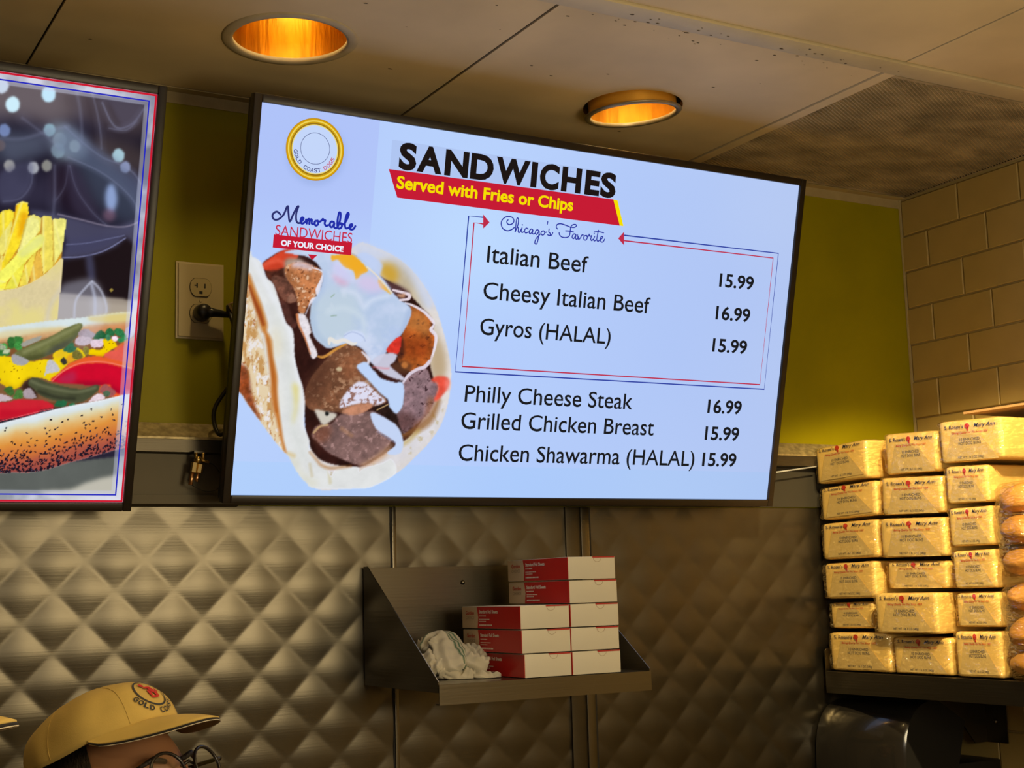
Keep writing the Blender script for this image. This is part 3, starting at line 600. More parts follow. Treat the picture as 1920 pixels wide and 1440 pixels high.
P.poly(C_(0,90, 110,90, 150,200, 180,400, 260,640, 200,600, 50,380, -60,340), (132, 56, 24), 2.5, .9, clip=m_f, tex=[(7, .4, 5)])
P.line(A_(150,520, 190,660, 260,860, 320,1060, 330,1130), [8, 12, 15, 15, 10], (196, 122, 50), .95, 3.4, clip=m_f); P.line(A_(165,640, 215,780, 270,920, 320,1070), [4, 6, 8, 5], (150, 66, 28), .9, 2.5, clip=m_f)
P.line(A_(345,1160, 385,1260, 405,1440)+C_(405,200, 410,400, 450,640, 490,860, 530,990), [6, 12, 10, 13, 13, 8, 5, 3], (196, 116, 44), .95, 3.2, clip=m_f); P.line(A_(370,1230, 400,1400)+C_(410,300, 430,560), [3, 6, 5, 4], (168, 84, 26), .7, 2.5, clip=m_f)
P.poly(A_(420,1150, 480,1130, 520,1300, 500,1440, 420,1440)+C_(480,500, 440,400), (228, 214, 176), 8, .6, clip=m_f); P.poly(C_(600,280, 650,290, 660,400, 640,560, 600,700, 620,480), (222, 208, 110), 4, .8, clip=m_f)
P.poly(C_(540,1000, 620,1010, 700,1200, 860,1290, 840,1350, 700,1280, 560,1060), (214, 212, 190), 6, .7, clip=m_f); P.line(C_(780,1110, 800,1230), 4, (190, 170, 120), .5, 3, clip=m_f); P.line(C_(980,1180, 990,1300), 5, (196, 180, 120), .5, 3, clip=m_f); P.line(C_(560,1000, 610,1020), 6, (214, 180, 110), .6, 4, clip=m_f)
P.line(fl[2:30], 1.5, (238, 240, 250), .6, 1.2)
P.line(C_(780,985, 860,1080, 900,1120, 1000,1150, 1200,1130), [3, 5, 6, 4], (170, 110, 50), .6, 3)
me = gridmesh('screen', np.stack([U, np.full(U.shape, -0.0008), V], -1), len(us), len(vs), lin(np.clip(P.C, 0, 255)))
link('screen', me, M_SCR, tv)

# ---- lettering and ruled boxes on the menu
def em(n, *c): return emat(n, lin(c))
E_INK, E_RED, E_REDL, E_BLUE, E_YEL, E_WHITE = em('ink_black', 28, 28, 30), em('banner_red', 198, 28, 52), em('rule_red', 190, 44, 74), em('rule_blue', 44, 62, 160), em('banner_yellow', 246, 222, 0), em('screen_white', 236, 240, 255)
E_TITLE = em('title_black', 30, 22, 20)
def q(*pts): return px2tv(MTV, pts)
def put(name, meshes): return link(name, join_meshes(name, meshes), None, tv)
def words(s, p0, p1, cap, m, bold=0.0, y=-0.0014, shear=0.0, name='menu_line'):
    a = q(p0, p1); top = q((p0[0], p0[1]-cap))[0]
    return put(name, [(text_mesh(s, a[0][0], a[1][0], (a[0][1]+a[1][1])/2, top[1]-a[0][1], y, bold, shear, s != s.upper()), m)])
pan = q((735, 262), (1149, 330)); put('heading_tint', [(poly_mesh([(pan[0][0], q((728, 317))[0][1]), (pan[1][0]-.02, q((728, 317))[0][1]), (pan[1][0]-.02, pan[0][1]), (pan[0][0], pan[0][1])], -0.0011), em('heading_tint', 176, 198, 242))])
hb_, ht_ = q((744.5, 318), (1152, 371)), q((745, 266))[0][1]
hz = (hb_[0][1]+hb_[1][1])/2; put('heading', [(text_mesh(ch, q((731+x0/4.094, 225+(390+.14*x0)/4.094))[0][0], q((731+x1/4.094, 225+(390+.14*x1)/4.094))[0][0], hz-(0.0004 if ch in 'SC' else 0), (ht_-hz)*(1.02 if ch in 'SC' else 1), -0.0026, 0.046), E_TITLE)
    for ch, x0, x1 in (('S', 56, 190), ('A', 196, 388), ('N', 408, 588), ('D', 604, 780), ('W', 796, 1056), ('I', 1068, 1114), ('C', 1135, 1282), ('H', 1302, 1452), ('E', 1482, 1594), ('S', 1600, 1718))])
put('banner', [(poly_mesh(q((728, 317), (744, 370.5), (1161, 423), (1149, 374)), -0.0016), E_RED), (poly_mesh(q((1149, 374), (1161, 423), (1168, 424), (1157, 376)), -0.0016), E_YEL)])
words('Served with Fries or Chips', (742, 352.8), (1072.5, 396.5), 24, E_YEL, 0.028, y=-0.0022, name='banner_line')
for s, a, b, h, pr, c, d in (('Italian Beef', (911.5, 492.3), (1100.4, 511.2), 32, '15.99', (1347, 538.2), (1411, 543.2)),
        ('Cheesy Italian Beef', (904.3, 560.4), (1216.4, 587.8), 32, '16.99', (1340.2, 599.5), (1404.5, 603.5)),
        ('Gyros (HALAL)', (898.3, 627.7), (1143, 645), 31, '15.99', (1334, 659.9), (1398.5, 663.2)),
        ('Philly Cheese Steak', (870, 752.5), (1184.2, 767.9), 31, '16.99', (1325, 773.9), (1388.4, 777.2)),
        ('Grilled Chicken Breast', (863.2, 799.6), (1223.7, 820.3), 31, '15.99', (1320, 824.2), (1383.6, 826.8)),
        ('Chicken Shawarma (HALAL)', (858, 864.2), (1300, 873.5), 31, '15.99', (1315, 873.3), (1378.3, 875.6))):
    words(s, a, b, h, E_INK, 0.006); words(pr, c, d, 25.5, E_INK, 0.022, name='price')
t2 = q((0, 0))
def rules(pts, w, m): return ribbon_mesh([[tuple(r) for r in q(*pts)]], w, -0.0014), m
put('favourites_box', [rules(((905, 407.5), (878, 404.8), (853, 697), (1432, 729.8), (1458.5, 475), (1170, 441.2)), 0.0022, E_BLUE), rules(((905, 420), (888, 417.4), (866, 687), (1423.8, 721), (1448.8, 483.8), (1170, 451.3)), 0.0022, E_REDL),
    (poly_mesh(q((905, 402), (905, 428.5), (917, 417)), -0.0018), E_REDL), (poly_mesh(q((1169, 434.5), (1158, 447), (1169, 460)), -0.0018), E_REDL)])
# small block at left
bx = q((512.6, 439.5), (657.8, 478.8), (510.7, 463.9), (659.7, 455)); bu0, bu1 = (bx[0][0]+bx[2][0])/2, (bx[1][0]+bx[3][0])/2; bz1, bz0 = (bx[0][1]+bx[3][1])/2, (bx[1][1]+bx[2][1])/2
put('slogan_box', [(poly_mesh([(bu0, bz0), (bu1, bz0), (bu1, bz1), (bu0, bz1)], -0.0014), E_RED), (poly_mesh(q((576.6, 476.9), (584.4, 487.5), (594.4, 478.4)), -0.0014), E_RED)])
put('slogan_line', [(text_mesh('OF YOUR CHOICE', *q((525.6, 460), (642.6, 471.5))[:, 0], q((583, 466.5))[0][1], 0.0088, -0.0020, 0.04), E_WHITE)])
put('slogan_line', [(text_mesh('SANDWICHES', *q((515.3, 440), (658.9, 454.6))[:, 0], (q((515.3, 440.8))[0][1]+q((658.9, 455.2))[0][1])/2, 0.0150, -0.0020, 0.0), em('slogan_red', 200, 40, 70))])
H_ = zz(500, 200, 4.8); K_ = zz(925, 395, 8.727)
def script(name, sf, strokes, w, m):
    L = []
    for st in strokes: L.append([tuple(r) for r in px2tv(MTV, [tuple(p) for p in crom(sf(*st), 5)])])
    return put(name, [(ribbon_mesh(L, w, -0.0016), m)])
script('script_line', H_, [(120,970, 90,945, 60,958, 48,985, 65,1015, 105,1012, 150,970, 178,905, 190,897), (190,897, 193,960, 205,1035, 235,970, 270,905, 284,897), (284,897, 264,955, 262,1015, 275,1045, 298,1046)], 0.0030, em('script_navy', 44, 48, 110))
script('script_line', H_, [(298,1046, 322,1020, 328,1003, 314,998, 302,1020, 305,1045, 320,1052, 345,1035, 354,1012, 357,1052), (357,1040, 372,1012, 382,1018, 380,1056), (380,1040, 394,1014, 404,1022, 402,1052, 418,1056, 432,1045),
    (452,1028, 434,1030, 426,1052, 440,1070, 458,1058, 460,1032, 450,1024, 470,1036, 494,1022), (494,1022, 503,1010, 510,1024, 526,1024, 518,1050, 530,1072, 552,1066), (602,1040, 580,1034, 565,1056, 572,1082, 592,1078, 606,1044, 602,1080, 618,1094, 636,1082),
    (636,1082, 656,1025, 662,965, 650,952, 640,985, 632,1055, 640,1094, 662,1092, 674,1070, 660,1050, 690,1060), (690,1060, 716,1020, 736,970, 725,957, 708,1000, 700,1060, 708,1094, 730,1092), (730,1092, 762,1078, 766,1060, 750,1062, 740,1088, 754,1105, 778,1100, 794,1075)], 0.0033, em('script_blue', 34, 46, 168))
script('script_line', K_, [(235,150, 215,170, 218,205, 250,228, 300,215, 330,170, 310,118, 255,95, 190,105, 135,155, 120,220, 150,295, 220,328, 290,310, 340,270),
    (345,345, 380,280, 400,200, 402,140, 388,118, 372,150, 360,240, 352,345), (352,335, 385,275, 402,290, 398,345, 420,356, 450,300), (462,280, 448,330, 462,358, 490,345), (466,228, 470,234), (560,300, 535,285, 508,310, 505,345, 525,365, 565,350),
    (640,318, 615,300, 585,325, 580,365, 605,375, 640,320, 630,368, 650,382, 675,370), (740,330, 712,312, 685,335, 685,375, 705,388, 742,335, 730,440, 712,520, 690,548, 670,525, 690,460, 760,385),
    (810,330, 785,340, 772,370, 790,398, 820,390, 832,355, 815,328, 840,355, 865,350), (882,180, 874,222), (905,300, 900,350, 925,375, 912,408, 880,395), (925,405, 950,395, 966,358),
    (1045,300, 1020,270, 1040,225, 1100,215, 1180,240, 1250,268, 1320,272, 1352,245, 1330,225, 1285,235, 1258,275, 1248,350, 1235,410, 1190,440, 1120,435, 1075,395, 1068,360), (1175,330, 1240,335, 1305,350),
    (1345,395, 1315,380, 1285,410, 1285,445, 1310,455, 1345,400, 1335,450, 1360,468, 1385,430), (1370,395, 1375,440, 1390,470, 1420,440, 1440,400, 1465,400), (1520,410, 1490,410, 1470,440, 1480,475, 1510,478, 1530,440, 1515,405, 1545,420, 1560,385),
    (1560,385, 1572,420, 1600,410, 1585,460, 1600,490, 1620,470), (1650,420, 1632,470, 1645,495, 1670,480), (1640,372, 1645,378), (1712,320, 1690,420, 1685,480, 1705,500, 1730,480), (1640,350, 1710,345, 1795,362), (1730,480, 1775,450, 1780,425, 1755,430, 1740,470, 1755,508, 1785,510, 1815,465)], 0.0019, em('script_blue2', 44, 52, 160))
# round badge: gilt ring, thin circle, lettering round the rim
def annulus(c, r0, r1, y, n=64):
    bm = bmesh.new(); a = [bm.verts.new((c[0]+r0*math.cos(2*PI*i/n), y, c[1]+r0*math.sin(2*PI*i/n))) for i in range(n)]; b = [bm.verts.new((c[0]+r1*math.cos(2*PI*i/n), y, c[1]+r1*math.sin(2*PI*i/n))) for i in range(n)]
    for i in range(n): bm.faces.new((a[i], a[(i+1) % n], b[(i+1) % n], b[i]))
    me = bpy.data.meshes.new('ring'); bm.to_mesh(me); bm.free(); return me
bc = q((590.2, 280.3))[0]; R0 = (q((644.6, 286))[0][0]-q((535.8, 275))[0][0])/2
rings = [(annulus(bc, 0.0001, R0*0.78, -0.0014), em('badge_white', 196, 214, 250))]
for a, b, c in ((1.0, .975, (190, 140, 20)), (.975, .93, (214, 160, 10)), (.93, .885, (240, 214, 90)), (.885, .84, (206, 160, 20)), (.84, .80, (150, 110, 20)), (.80, .765, (236, 214, 110))):
    rings.append((annulus(bc, R0*b, R0*a, -0.0015), em('badge_gilt', *c)))
rings.append((annulus(bc+np.array([0, R0*.03]), R0*0.492, R0*0.508, -0.0016), em('badge_line', 70, 78, 130)))
E_BT, E_BR = em('badge_navy', 60, 64, 120), em('badge_red', 196, 60, 90)
def arcword(s, a0, a1, m):
    for i, ch in enumerate(s):
        if ch == ' ': continue
        a = rad(a0+(a1-a0)*(i+.5)/len(s)); w = {'I': .03, 'L': .085}.get(ch, .115)*R0; t = text_mesh(ch, -w/2, w/2, 0, R0*.125, 0, 0.012)
        co = np.empty(len(t.vertices)*3, np.float32); t.vertices.foreach_get('co', co); co = co.reshape(-1, 3); r = R0*.735
        th = a+PI/2; x, z = co[:, 0].copy(), co[:, 2].copy()
        co[:, 0] = bc[0]+r*math.cos(a)+x*math.cos(th)-z*math.sin(th); co[:, 2] = bc[1]+r*math.sin(a)+x*math.sin(th)+z*math.cos(th); co[:, 1] = -0.0018
        t.vertices.foreach_set('co', co.reshape(-1)); rings.append((t, m))
arcword('GOLD COAST ', 186, 303, E_BT); arcword('DOGS', 301, 344, E_BR)
put('round_badge', rings)
# ---- left screen picture: fries and a hot dog behind drifting steam, ruled border
us = np.concatenate([np.linspace(0, TVW-0.262, 60)[:-1], np.arange(TVW-0.262, TVW-0.0005, 0.00118), [TVW]]); vs = np.arange(0, TVH+0.0001, TVH/470)
U, V, X, Y = screen_grid(MTL, us, vs)
P = Paint(X, Y, np.broadcast_to(np.array([34., 30, 46]), X.shape+(3,)))
a1, a6, a7, a8 = zz(0, 100, 3.131), zz(0, 360, 5.538), zz(0, 560, 7.2), zz(0, 740, 6.858)
EX = -1400
n = fbm(X, Y, 90, 2, 3)[..., None]; P.C += (n-0.5)*np.array([40, 40, 50])
# blurred room
P.poly(a1(-400,60, 300,140, 520,200, 500,330, 330,420, 120,380, -400,330), (120, 108, 110), 14, .8); P.poly(a1(380,240, 520,220, 880,290, 850,480, 700,470, 560,420, 440,350), (74, 62, 66), 12, .8)
P.poly(a1(300,430, 420,440, 520,560, 460,640, 330,610), (150, 172, 184), 9, .75); P.poly(a1(-400,420, 200,470, 240,600, 0,640, -400,640), (62, 68, 84), 12, .7)
P.poly(a1(540,480, 840,560, 860,700, 600,640), (92, 76, 66), 12, .5); P.poly(a1(330,660, 480,680, 600,950, 420,940, 300,800), (30, 18, 30), 10, .8)
P.poly(a1(430,580, 640,660, 800,860, 800,1000, 560,900), (62, 74, 92), 12, .6); P.poly(a1(500,1130, 900,1060, 900,1440, 350,1440, 340,1280), (30, 20, 22), 6, .95)
for cx, cy, r, c, al in ((10, 190, 40, (214, 230, 250), .9), (74, 300, 42, (206, 238, 252), 1), (285, 240, 42, (196, 232, 252), 1), (25, 452, 34, (120, 140, 190), .9), (290, 450, 34, (150, 190, 206), .85), (350, 510, 40, (150, 172, 186), .7), (438, 545, 32, (176, 200, 206), .85),
        (340, 570, 40, (150, 180, 196), .6), (695, 600, 36, (170, 206, 220), .95), (735, 668, 30, (150, 164, 206), .85), (55, 660, 32, (176, 174, 170), .85), (195, 672, 32, (190, 194, 200), .85), (275, 660, 30, (160, 160, 150), .8), (0, 540, 30, (130, 100, 90), .5)):
    P.blob(*a1(cx, cy)[0], r/3.131, r/3.131*1.12, c, 1.6, al)
P.blob(*a1(652, 850)[0], 11, 27, (150, 172, 220), 4, .9); P.blob(*a1(640, 950)[0], 12, 12, (120, 88, 110), 4, .7)
SM = (150, 156, 190)
for pts, wd, al, so in ((a1(450,230, 470,330, 480,480, 470,560), 9, .30, 3), (a1(540,230, 570,350, 590,470, 595,560), 5, .35, 2), (a1(600,290, 650,400, 700,440, 780,410, 840,330), 5, .5, 1.6), (a1(640,440, 740,450, 800,400), 3, .4, 1.2), (a1(380,430, 480,520, 600,610, 700,650, 780,700, 830,770), 5, .45, 1.6), (a1(400,610, 560,680, 680,760, 780,860, 820,960), 4, .45, 1.6),
        (a1(410,660, 450,800, 540,930, 625,1010), 2.5, .5, 1.2), (a1(180,640, 185,760, 120,850, 20,870), 4, .35, 2), (a1(320,660, 320,840, 310,960), 7, .35, 3), (a1(400,660, 380,780, 330,860), 3, .3, 2), (a1(0,500, 140,500, 300,450, 400,430), 8, .35, 4), (a1(130,380, 250,470, 350,560), 6, .3, 3)): (P.line(pts, wd*2.6, SM, al*.35, so*3.2), P.line(pts, wd*.55, SM, al*.75, so))
P.poly(a6(300,200, 600,230, 900,300, 1100,350, 1250,350, 1440,300, 1440,560, 1300,470, 1200,560, 1000,640, 800,680, 640,680, 680,480), (84, 84, 112), 4, .75); P.poly(a6(700,500, 1000,460, 1300,440, 1150,560, 900,640, 700,640), (66, 66, 96), 6, .7)
P.poly(a1(380,430, 560,540, 700,650, 830,770, 820,960, 760,850, 620,720, 480,640, 400,600, 330,560), (96, 108, 138), 7, .55); P.poly(a1(560,235, 640,300, 720,440, 800,410, 850,300, 700,250), (92, 88, 110), 5, .5)
P.poly(a1(390,640, 470,700, 560,900, 620,1010, 540,1000, 420,900), (66, 62, 86), 7, .5); P.poly(a1(0,700, 180,640, 180,760, 110,850, 0,870), (84, 86, 116), 4, .5); P.poly(a1(0,520, 150,500, 300,450, 350,560, 200,600, 60,640), (104, 112, 136), 8, .4)
P.line(a6(600,230, 850,290, 1100,350, 1300,360, 1440,310), 3, (150, 140, 160), .6, 1.2); P.line(a6(650,680, 850,670, 1080,610, 1300,480), 2.5, (130, 134, 176), .8, 1); P.line(a6(690,545, 900,530, 1200,470, 1290,450), 2, (120, 124, 164), .6, 1)
P.poly(a6(890,670, 960,670, 985,900, 920,900), (70, 70, 98), 4, .8)
# table top
P.poly(a6(-5000,1000, 600,1050, 1440,1130, 2000,1180, 2000,1500, -5000,1700), (172, 160, 146), 2.5, smooth=False); P.poly(a6(600,1050, 1440,1130, 1440,1180, 600,1100), (140, 128, 118), 3, .5, smooth=False)
P.poly(a6(620,1000, 780,920, 930,900, 1020,950, 1080,1080, 1110,1240, 1060,1330, 600,1330), (176, 178, 196), 5, .5)
P.line(a6(770,1300, 790,1120, 900,980, 950,930), 4, (196, 200, 220), .7, 2); P.line(a6(960,930, 1050,1030, 1105,1200, 1080,1330), 4, (196, 200, 220), .7, 2); P.line(a6(950,960, 985,1120, 980,1330), 6, (190, 196, 220), .6, 2.5); P.blob(*a6(1157,1018)[0], 3, 3, (150, 130, 60), .8)
# fries
P.poly(a6(-640,330, -400,280, 0,260, 150,330, 300,300, 540,330, 655,340, 640,700, 450,900, 170,1010, -640,1040), (206, 150, 40), 1.2, smooth=False, tex=[(8, .2, 3)])
def fry(pts, c, sh, seed):
    c = np.minimum(np.array(c, float)*1.04+np.array([2, 6, 14]), 255)
    m = P.poly(pts, c, 0.8, smooth=False, tex=[(16, .10, seed), (5, .08, seed+1)]); n = len(pts); a, b = np.array(pts[0]), np.array(pts[-1])
    P.line([pts[0], pts[-1]], 5, sh, .75, 2.2, smooth=False, clip=m); P.line([pts[1], pts[-2]] if n > 3 else pts[:2], 3.5, (244, 236, 150), .7, 1.6, smooth=False, clip=m); return m
fry(a6(-420,250, -300,180, -150,900, -300,960), (226, 190, 60), (180, 120, 30), 2); fry(a6(-200,200, -60,150, 60,900, -120,960), (230, 200, 80), (180, 120, 30), 3)
fry(a6(-40,260, 30,190, 100,180, 145,210, 130,380, 40,640, -60,700), (232, 206, 40), (196, 140, 30), 4)
fry(a6(-60,560, 60,380, 120,300, 130,330, 60,600, 0,690), (222, 206, 90), (180, 110, 30), 5)
fry(a6(535,300, 560,280, 655,272, 690,295, 640,620, 550,770), (232, 222, 110), (180, 128, 30), 6); fry(a6(425,270, 450,245, 535,255, 545,420, 548,780, 450,850, 415,600), (228, 206, 76), (170, 100, 30), 7)
fry(a6(290,250, 345,235, 420,260, 430,300, 410,420, 330,470, 280,420), (228, 214, 96), (190, 140, 40), 8); fry(a6(300,900, 340,760, 400,590, 430,700, 445,860, 360,930, 290,950), (222, 172, 56), (150, 76, 22), 9)
fry(a6(165,140, 230,100, 285,112, 298,210, 260,400, 200,560, 80,740, 10,830, 30,700, 110,420), (238, 206, 28), (200, 120, 14), 10); P.poly(a6(215,230, 280,210, 280,330, 240,430, 180,480, 200,330), (232, 160, 10), 3.5, .8); P.line(a6(170,130, 225,105, 285,115), 2, (250, 240, 140), .8, 1)
fry(a6(270,280, 330,250, 400,290, 405,370, 330,560, 200,740, 130,800, 200,560), (226, 218, 120), (190, 150, 40), 11)
fry(a6(190,1000, 260,760, 380,600, 340,760, 290,950, 240,985), (232, 206, 66), (180, 120, 30), 12); fry(a6(-420,1100, -100,900, 40,790, 180,640, 350,470, 420,440, 462,470, 440,560, 300,690, 160,840, 60,940, -200,1120), (234, 228, 84), (206, 190, 40), 13)
P.poly(a6(200,620, 350,480, 420,445, 455,475, 430,550, 300,640, 220,680), (226, 228, 140), 3, .8); fry(a6(40,1020, 130,860, 260,720, 230,860, 180,990, 100,1020), (228, 216, 60), (180, 140, 30), 14); fry(a6(-420,1120, -60,1000, 80,920, 40,1020, -100,1080), (234, 220, 60), (190, 160, 40), 15)
# paper pouch
m = P.poly(a6(-820,700, -760,720, -500,920, -250,1010, 0,1025, 170,1000, 330,940, 470,850, 560,770, 620,700, 640,685, 655,710, 640,900, 600,1240, 590,1340, -700,1500), (222, 206, 158), 0.8, smooth=False, tex=[(40, .04, 2), (5, .04, 3), (60, (228, 214, 140), .45, .7, 9, 1, 1)])
P.line(a6(0,1025, 170,1000, 330,940, 470,850, 560,770, 635,690), 1.2, (240, 220, 150), .8, .7); P.line(a6(645,700, 625,940, 598,1330), 1.4, (240, 222, 190), .7, .7, clip=m); P.line(a6(480,1400, 520,1180, 640,1000), 8, (206, 200, 190), .5, 4, clip=m)
# bun, far side
P.poly(a7(-9000,1400, -9000,900, -2000,640, 0,385, 400,330, 760,285, 1100,255, 1400,215, 1600,185, 2300,150, 2300,1400), (214, 226, 228), 1.0, smooth=False, tex=[(20, .03, 3)])
P.poly(a7(1180,260, 1400,220, 1640,190, 2200,170, 2200,330, 1400,330), (222, 200, 120), 3, .9); P.poly(a7(-3000,800, 0,520, 300,480, 560,430, 800,400, 1000,400, 1240,350, 1500,330, 2200,320, 2200,700, -3000,1300), (206, 158, 108), 2.8, .95, tex=[(9, .10, 3)])
P.poly(a7(0,450, 300,410, 700,380, 900,380, 900,420, 500,470, 0,540), (222, 206, 150), 2.5, .7); P.poly(a7(1200,400, 1500,360, 2000,350, 2000,500, 1200,500), (206, 122, 72), 4, .7)
# fillings base
P.poly(a7(-3000,1000, 0,600, 300,600, 800,500, 1300,480, 1900,420, 2300,420, 2300,1300, 0,1500, -3000,1500), (120, 74, 40), 3, .9)
def bits(L, c, seed, lo=.2):
    for i, p in enumerate(L): P.poly(a7(*p), np.array(c)*(1+0.22*((i*37) % 7-3)/3), 0.9, tex=[(3, lo, seed+i)])
bits([(100,560, 130,520, 190,530, 200,640, 150,680, 110,640), (190,520, 260,510, 310,540, 290,600, 210,600), (200,600, 280,590, 300,680, 250,700, 190,660), (0,620, 60,600, 100,650, 60,700, -40,700), (-60,690, 90,680, 130,750, 60,780, -60,760)], (62, 136, 62), 4)
bits([(-40,600, 40,620, 80,660, 40,690, -40,680), (60,680, 140,690, 110,740, 40,740)], (206, 220, 180), 14); bits([(290,600, 420,540, 540,505, 560,515, 520,570, 420,610, 310,650)], (206, 204, 190), 24, .05)
# pickle spears
m = P.poly(a7(200,730, 420,620, 700,500, 900,390, 1050,335, 1110,345, 1100,400, 1030,520, 900,640, 700,740, 560,800, 400,835, 260,800), (108, 112, 66), 1.0, tex=[(22, .12, 4), (6, .07, 5)])
P.poly(a7(560,800, 700,660, 900,560, 1040,470, 1100,360, 1110,400, 1030,520, 900,650, 700,760), (70, 72, 66), 4, .8, clip=m); P.line(a7(330,720, 600,600, 900,450, 1060,365), 7, (150, 152, 104), .55, 3, clip=m); P.poly(a7(240,800, 420,760, 600,740, 560,820, 400,840), (64, 66, 34), 3, .7, clip=m)
# onion, pepper
bits([(1050,480, 1100,420, 1170,405, 1260,460, 1290,490, 1230,540, 1120,530), (1010,580, 1060,510, 1200,520, 1260,570, 1180,620, 1060,630), (1230,570, 1380,520, 1400,560, 1380,640, 1280,660, 1230,640), (1500,520, 1560,500, 1600,550, 1540,580), (1680,440, 1760,350, 1820,420, 1780,520, 1700,520)], (212, 190, 202), 34, .10)
bits([(1265,550, 1300,460, 1370,425, 1430,480, 1400,530), (1425,440, 1480,395, 1540,440, 1530,500, 1450,490), (1540,420, 1620,400, 1690,480, 1700,540, 1620,520, 1560,480), (1590,540, 1700,520, 1690,580, 1610,590), (1350,470, 1450,480, 1440,530, 1370,530)], (44, 116, 68), 44)
# mustard
m = P.poly(a7(-3000,1500, -3000,800, -400,760, 0,775, 60,770, 200,800, 350,830, 420,850, 560,825, 720,815, 710,760, 760,710, 850,680, 960,700, 1020,660, 1100,690, 1150,760, 1130,800, 960,850, 880,920, 800,1000, 700,1110, 600,1080, 480,1060, 400,1080, 330,1120, 280,1180, 200,1215, 100,1200, 0,1140, -300,1100), (242, 210, 14), 1.0, tex=[(26, .06, 4)])
P.poly(a7(760,720, 900,690, 900,760, 780,800, 730,780), (228, 186, 40), 3, .8, clip=m); P.poly(a7(-400,1000, 100,1140, 220,1180, 300,1120, 420,1050, 560,1060, 500,1090, 300,1230, 0,1200), (222, 176, 10), 3, .7, clip=m); P.poly(a7(900,780, 980,740, 1000,840, 900,890), (222, 150, 40), 2, .8)
m = P.poly(a7(1190,690, 1260,680, 1350,690, 1400,640, 1390,560, 1450,540, 1510,550, 1580,630, 1560,660, 1480,700, 1430,760, 1360,775, 1250,760, 1190,745), (244, 208, 0), 1.0); P.poly(a7(1190,740, 1300,750, 1420,740, 1500,690, 1440,770, 1300,785), (226, 170, 0), 1.6, .8, clip=m)
for x, y in ((182,910), (190,950), (292,950), (232,968), (150,985), (65,985), (258,1072), (545,875), (500,940), (1480,600), (1522,605), (1410,660), (548,985), (1440,690), (130,850)): P.blob(*a7(x, y)[0], 1.3, 1.1, (140, 100, 10), .5, .8)
bits([(175,748, 380,830, 360,880, 280,905, 170,860), (640,840, 700,825, 760,880, 810,960, 760,990, 640,1010, 600,1040, 625,900)], (210, 208, 214), 60, .06); bits([(860,790, 905,850, 865,895, 808,840)], (70, 68, 60), 63, .1)
bits([(990,700, 1050,690, 1120,770, 1080,820, 980,800), (1130,650, 1200,670, 1180,760, 1120,720)], (150, 140, 60), 66); bits([(850,690, 950,600, 990,590, 1000,640, 1040,660, 960,730, 900,720), (1420,510, 1460,480, 1500,530, 1450,570)], (70, 140, 100), 70)
# tomatoes
m = P.poly(a7(1400,775, 1560,680, 1700,600, 1900,520, 2400,430, 2400,1000, 1700,920), (226, 92, 78), 1.2, tex=[(12, .06, 3)]); P.line(a7(1560,680, 1700,580, 1900,500), 5, (240, 110, 60), .8, 2)
m = P.poly(a7(700,1110, 800,1000, 900,900, 1010,840, 1150,790, 1280,775, 1420,790, 1600,840, 2400,1020, 2400,1400, 1400,1300, 1330,1120), (232, 94, 44), 1.1); 
m = P.poly(a7(705,1115, 800,1020, 920,950, 1080,890, 1250,872, 1450,880, 1620,920, 2400,1100, 2400,1450, 1600,1280, 1480,1160, 1330,1170, 1000,1150), (206, 12, 44), 1.4, tex=[(14, .06, 3)]); P.line(a7(705,1110, 850,980, 1050,880, 1250,850, 1450,860, 1700,920, 1900,980), 2, (246, 130, 110), .9, .9)
P.poly(a7(760,1100, 850,1030, 1000,980, 1020,1100, 900,1150), (170, 50, 90), 4, .6, clip=m); P.poly(a7(1000,1150, 1300,1110, 1600,1230, 1700,1300, 1300,1250), (140, 10, 40), 4, .7, clip=m)
# lower pickle, bits
P.poly(a7(280,1220, 330,1130, 420,1080, 500,1250, 480,1350, 380,1250), (44, 28, 24), 3, .9)
m = P.poly(a7(380,1120, 430,1065, 510,1068, 620,1120, 800,1170, 1000,1210, 1140,1215, 1290,1160, 1335,1180, 1320,1240, 1200,1340, 1080,1400, 900,1400, 700,1370, 540,1300, 460,1220, 390,1170), (74, 78, 54), 1.1, tex=[(20, .14, 4)])
P.line(a7(420,1110, 560,1170, 800,1230, 1040,1260, 1280,1200), 6, (116, 120, 88), .6, 2.4, clip=m); P.line(a7(520,1250, 760,1330, 1000,1350), 6, (44, 46, 34), .7, 3, clip=m)
bits([(50,1230, 100,1190, 160,1190, 190,1270, 150,1310, 90,1280), (190,1300, 240,1220, 310,1250, 300,1340, 220,1360, 180,1340)], (80, 130, 60), 80); bits([(310,1250, 400,1205, 470,1290, 480,1340, 340,1340), (-200,1300, 0,1285, 150,1330, 130,1370, -200,1400), (1200,1380, 1280,1300, 1360,1280, 1420,1340, 1300,1380, 1200,1390)], (216, 196, 206), 84, .08)
bits([(1340,1240, 1400,1160, 1470,1180, 1560,1260, 1500,1320, 1400,1290)], (206, 110, 110), 88, .1); bits([(1385,1270, 1450,1235, 1490,1290, 1430,1325)], (100, 130, 100), 89)
m = P.poly(a7(-4000,1700, -1000,1420, 0,1400, 240,1360, 500,1360, 640,1390, 720,1440, 700,1480, 560,1500, 0,1640, -4000,2200), (206, 36, 50), 1.2, tex=[(16, .05, 3)]); P.poly(a7(0,1500, 300,1500, 560,1470, 500,1530, 0,1620), (190, 14, 40), 4, .7, clip=m)
bits([(750,1400, 800,1375, 890,1380, 895,1440, 820,1460, 740,1450), (920,1430, 980,1410, 1020,1430, 960,1460)], (50, 130, 84), 92, .12)
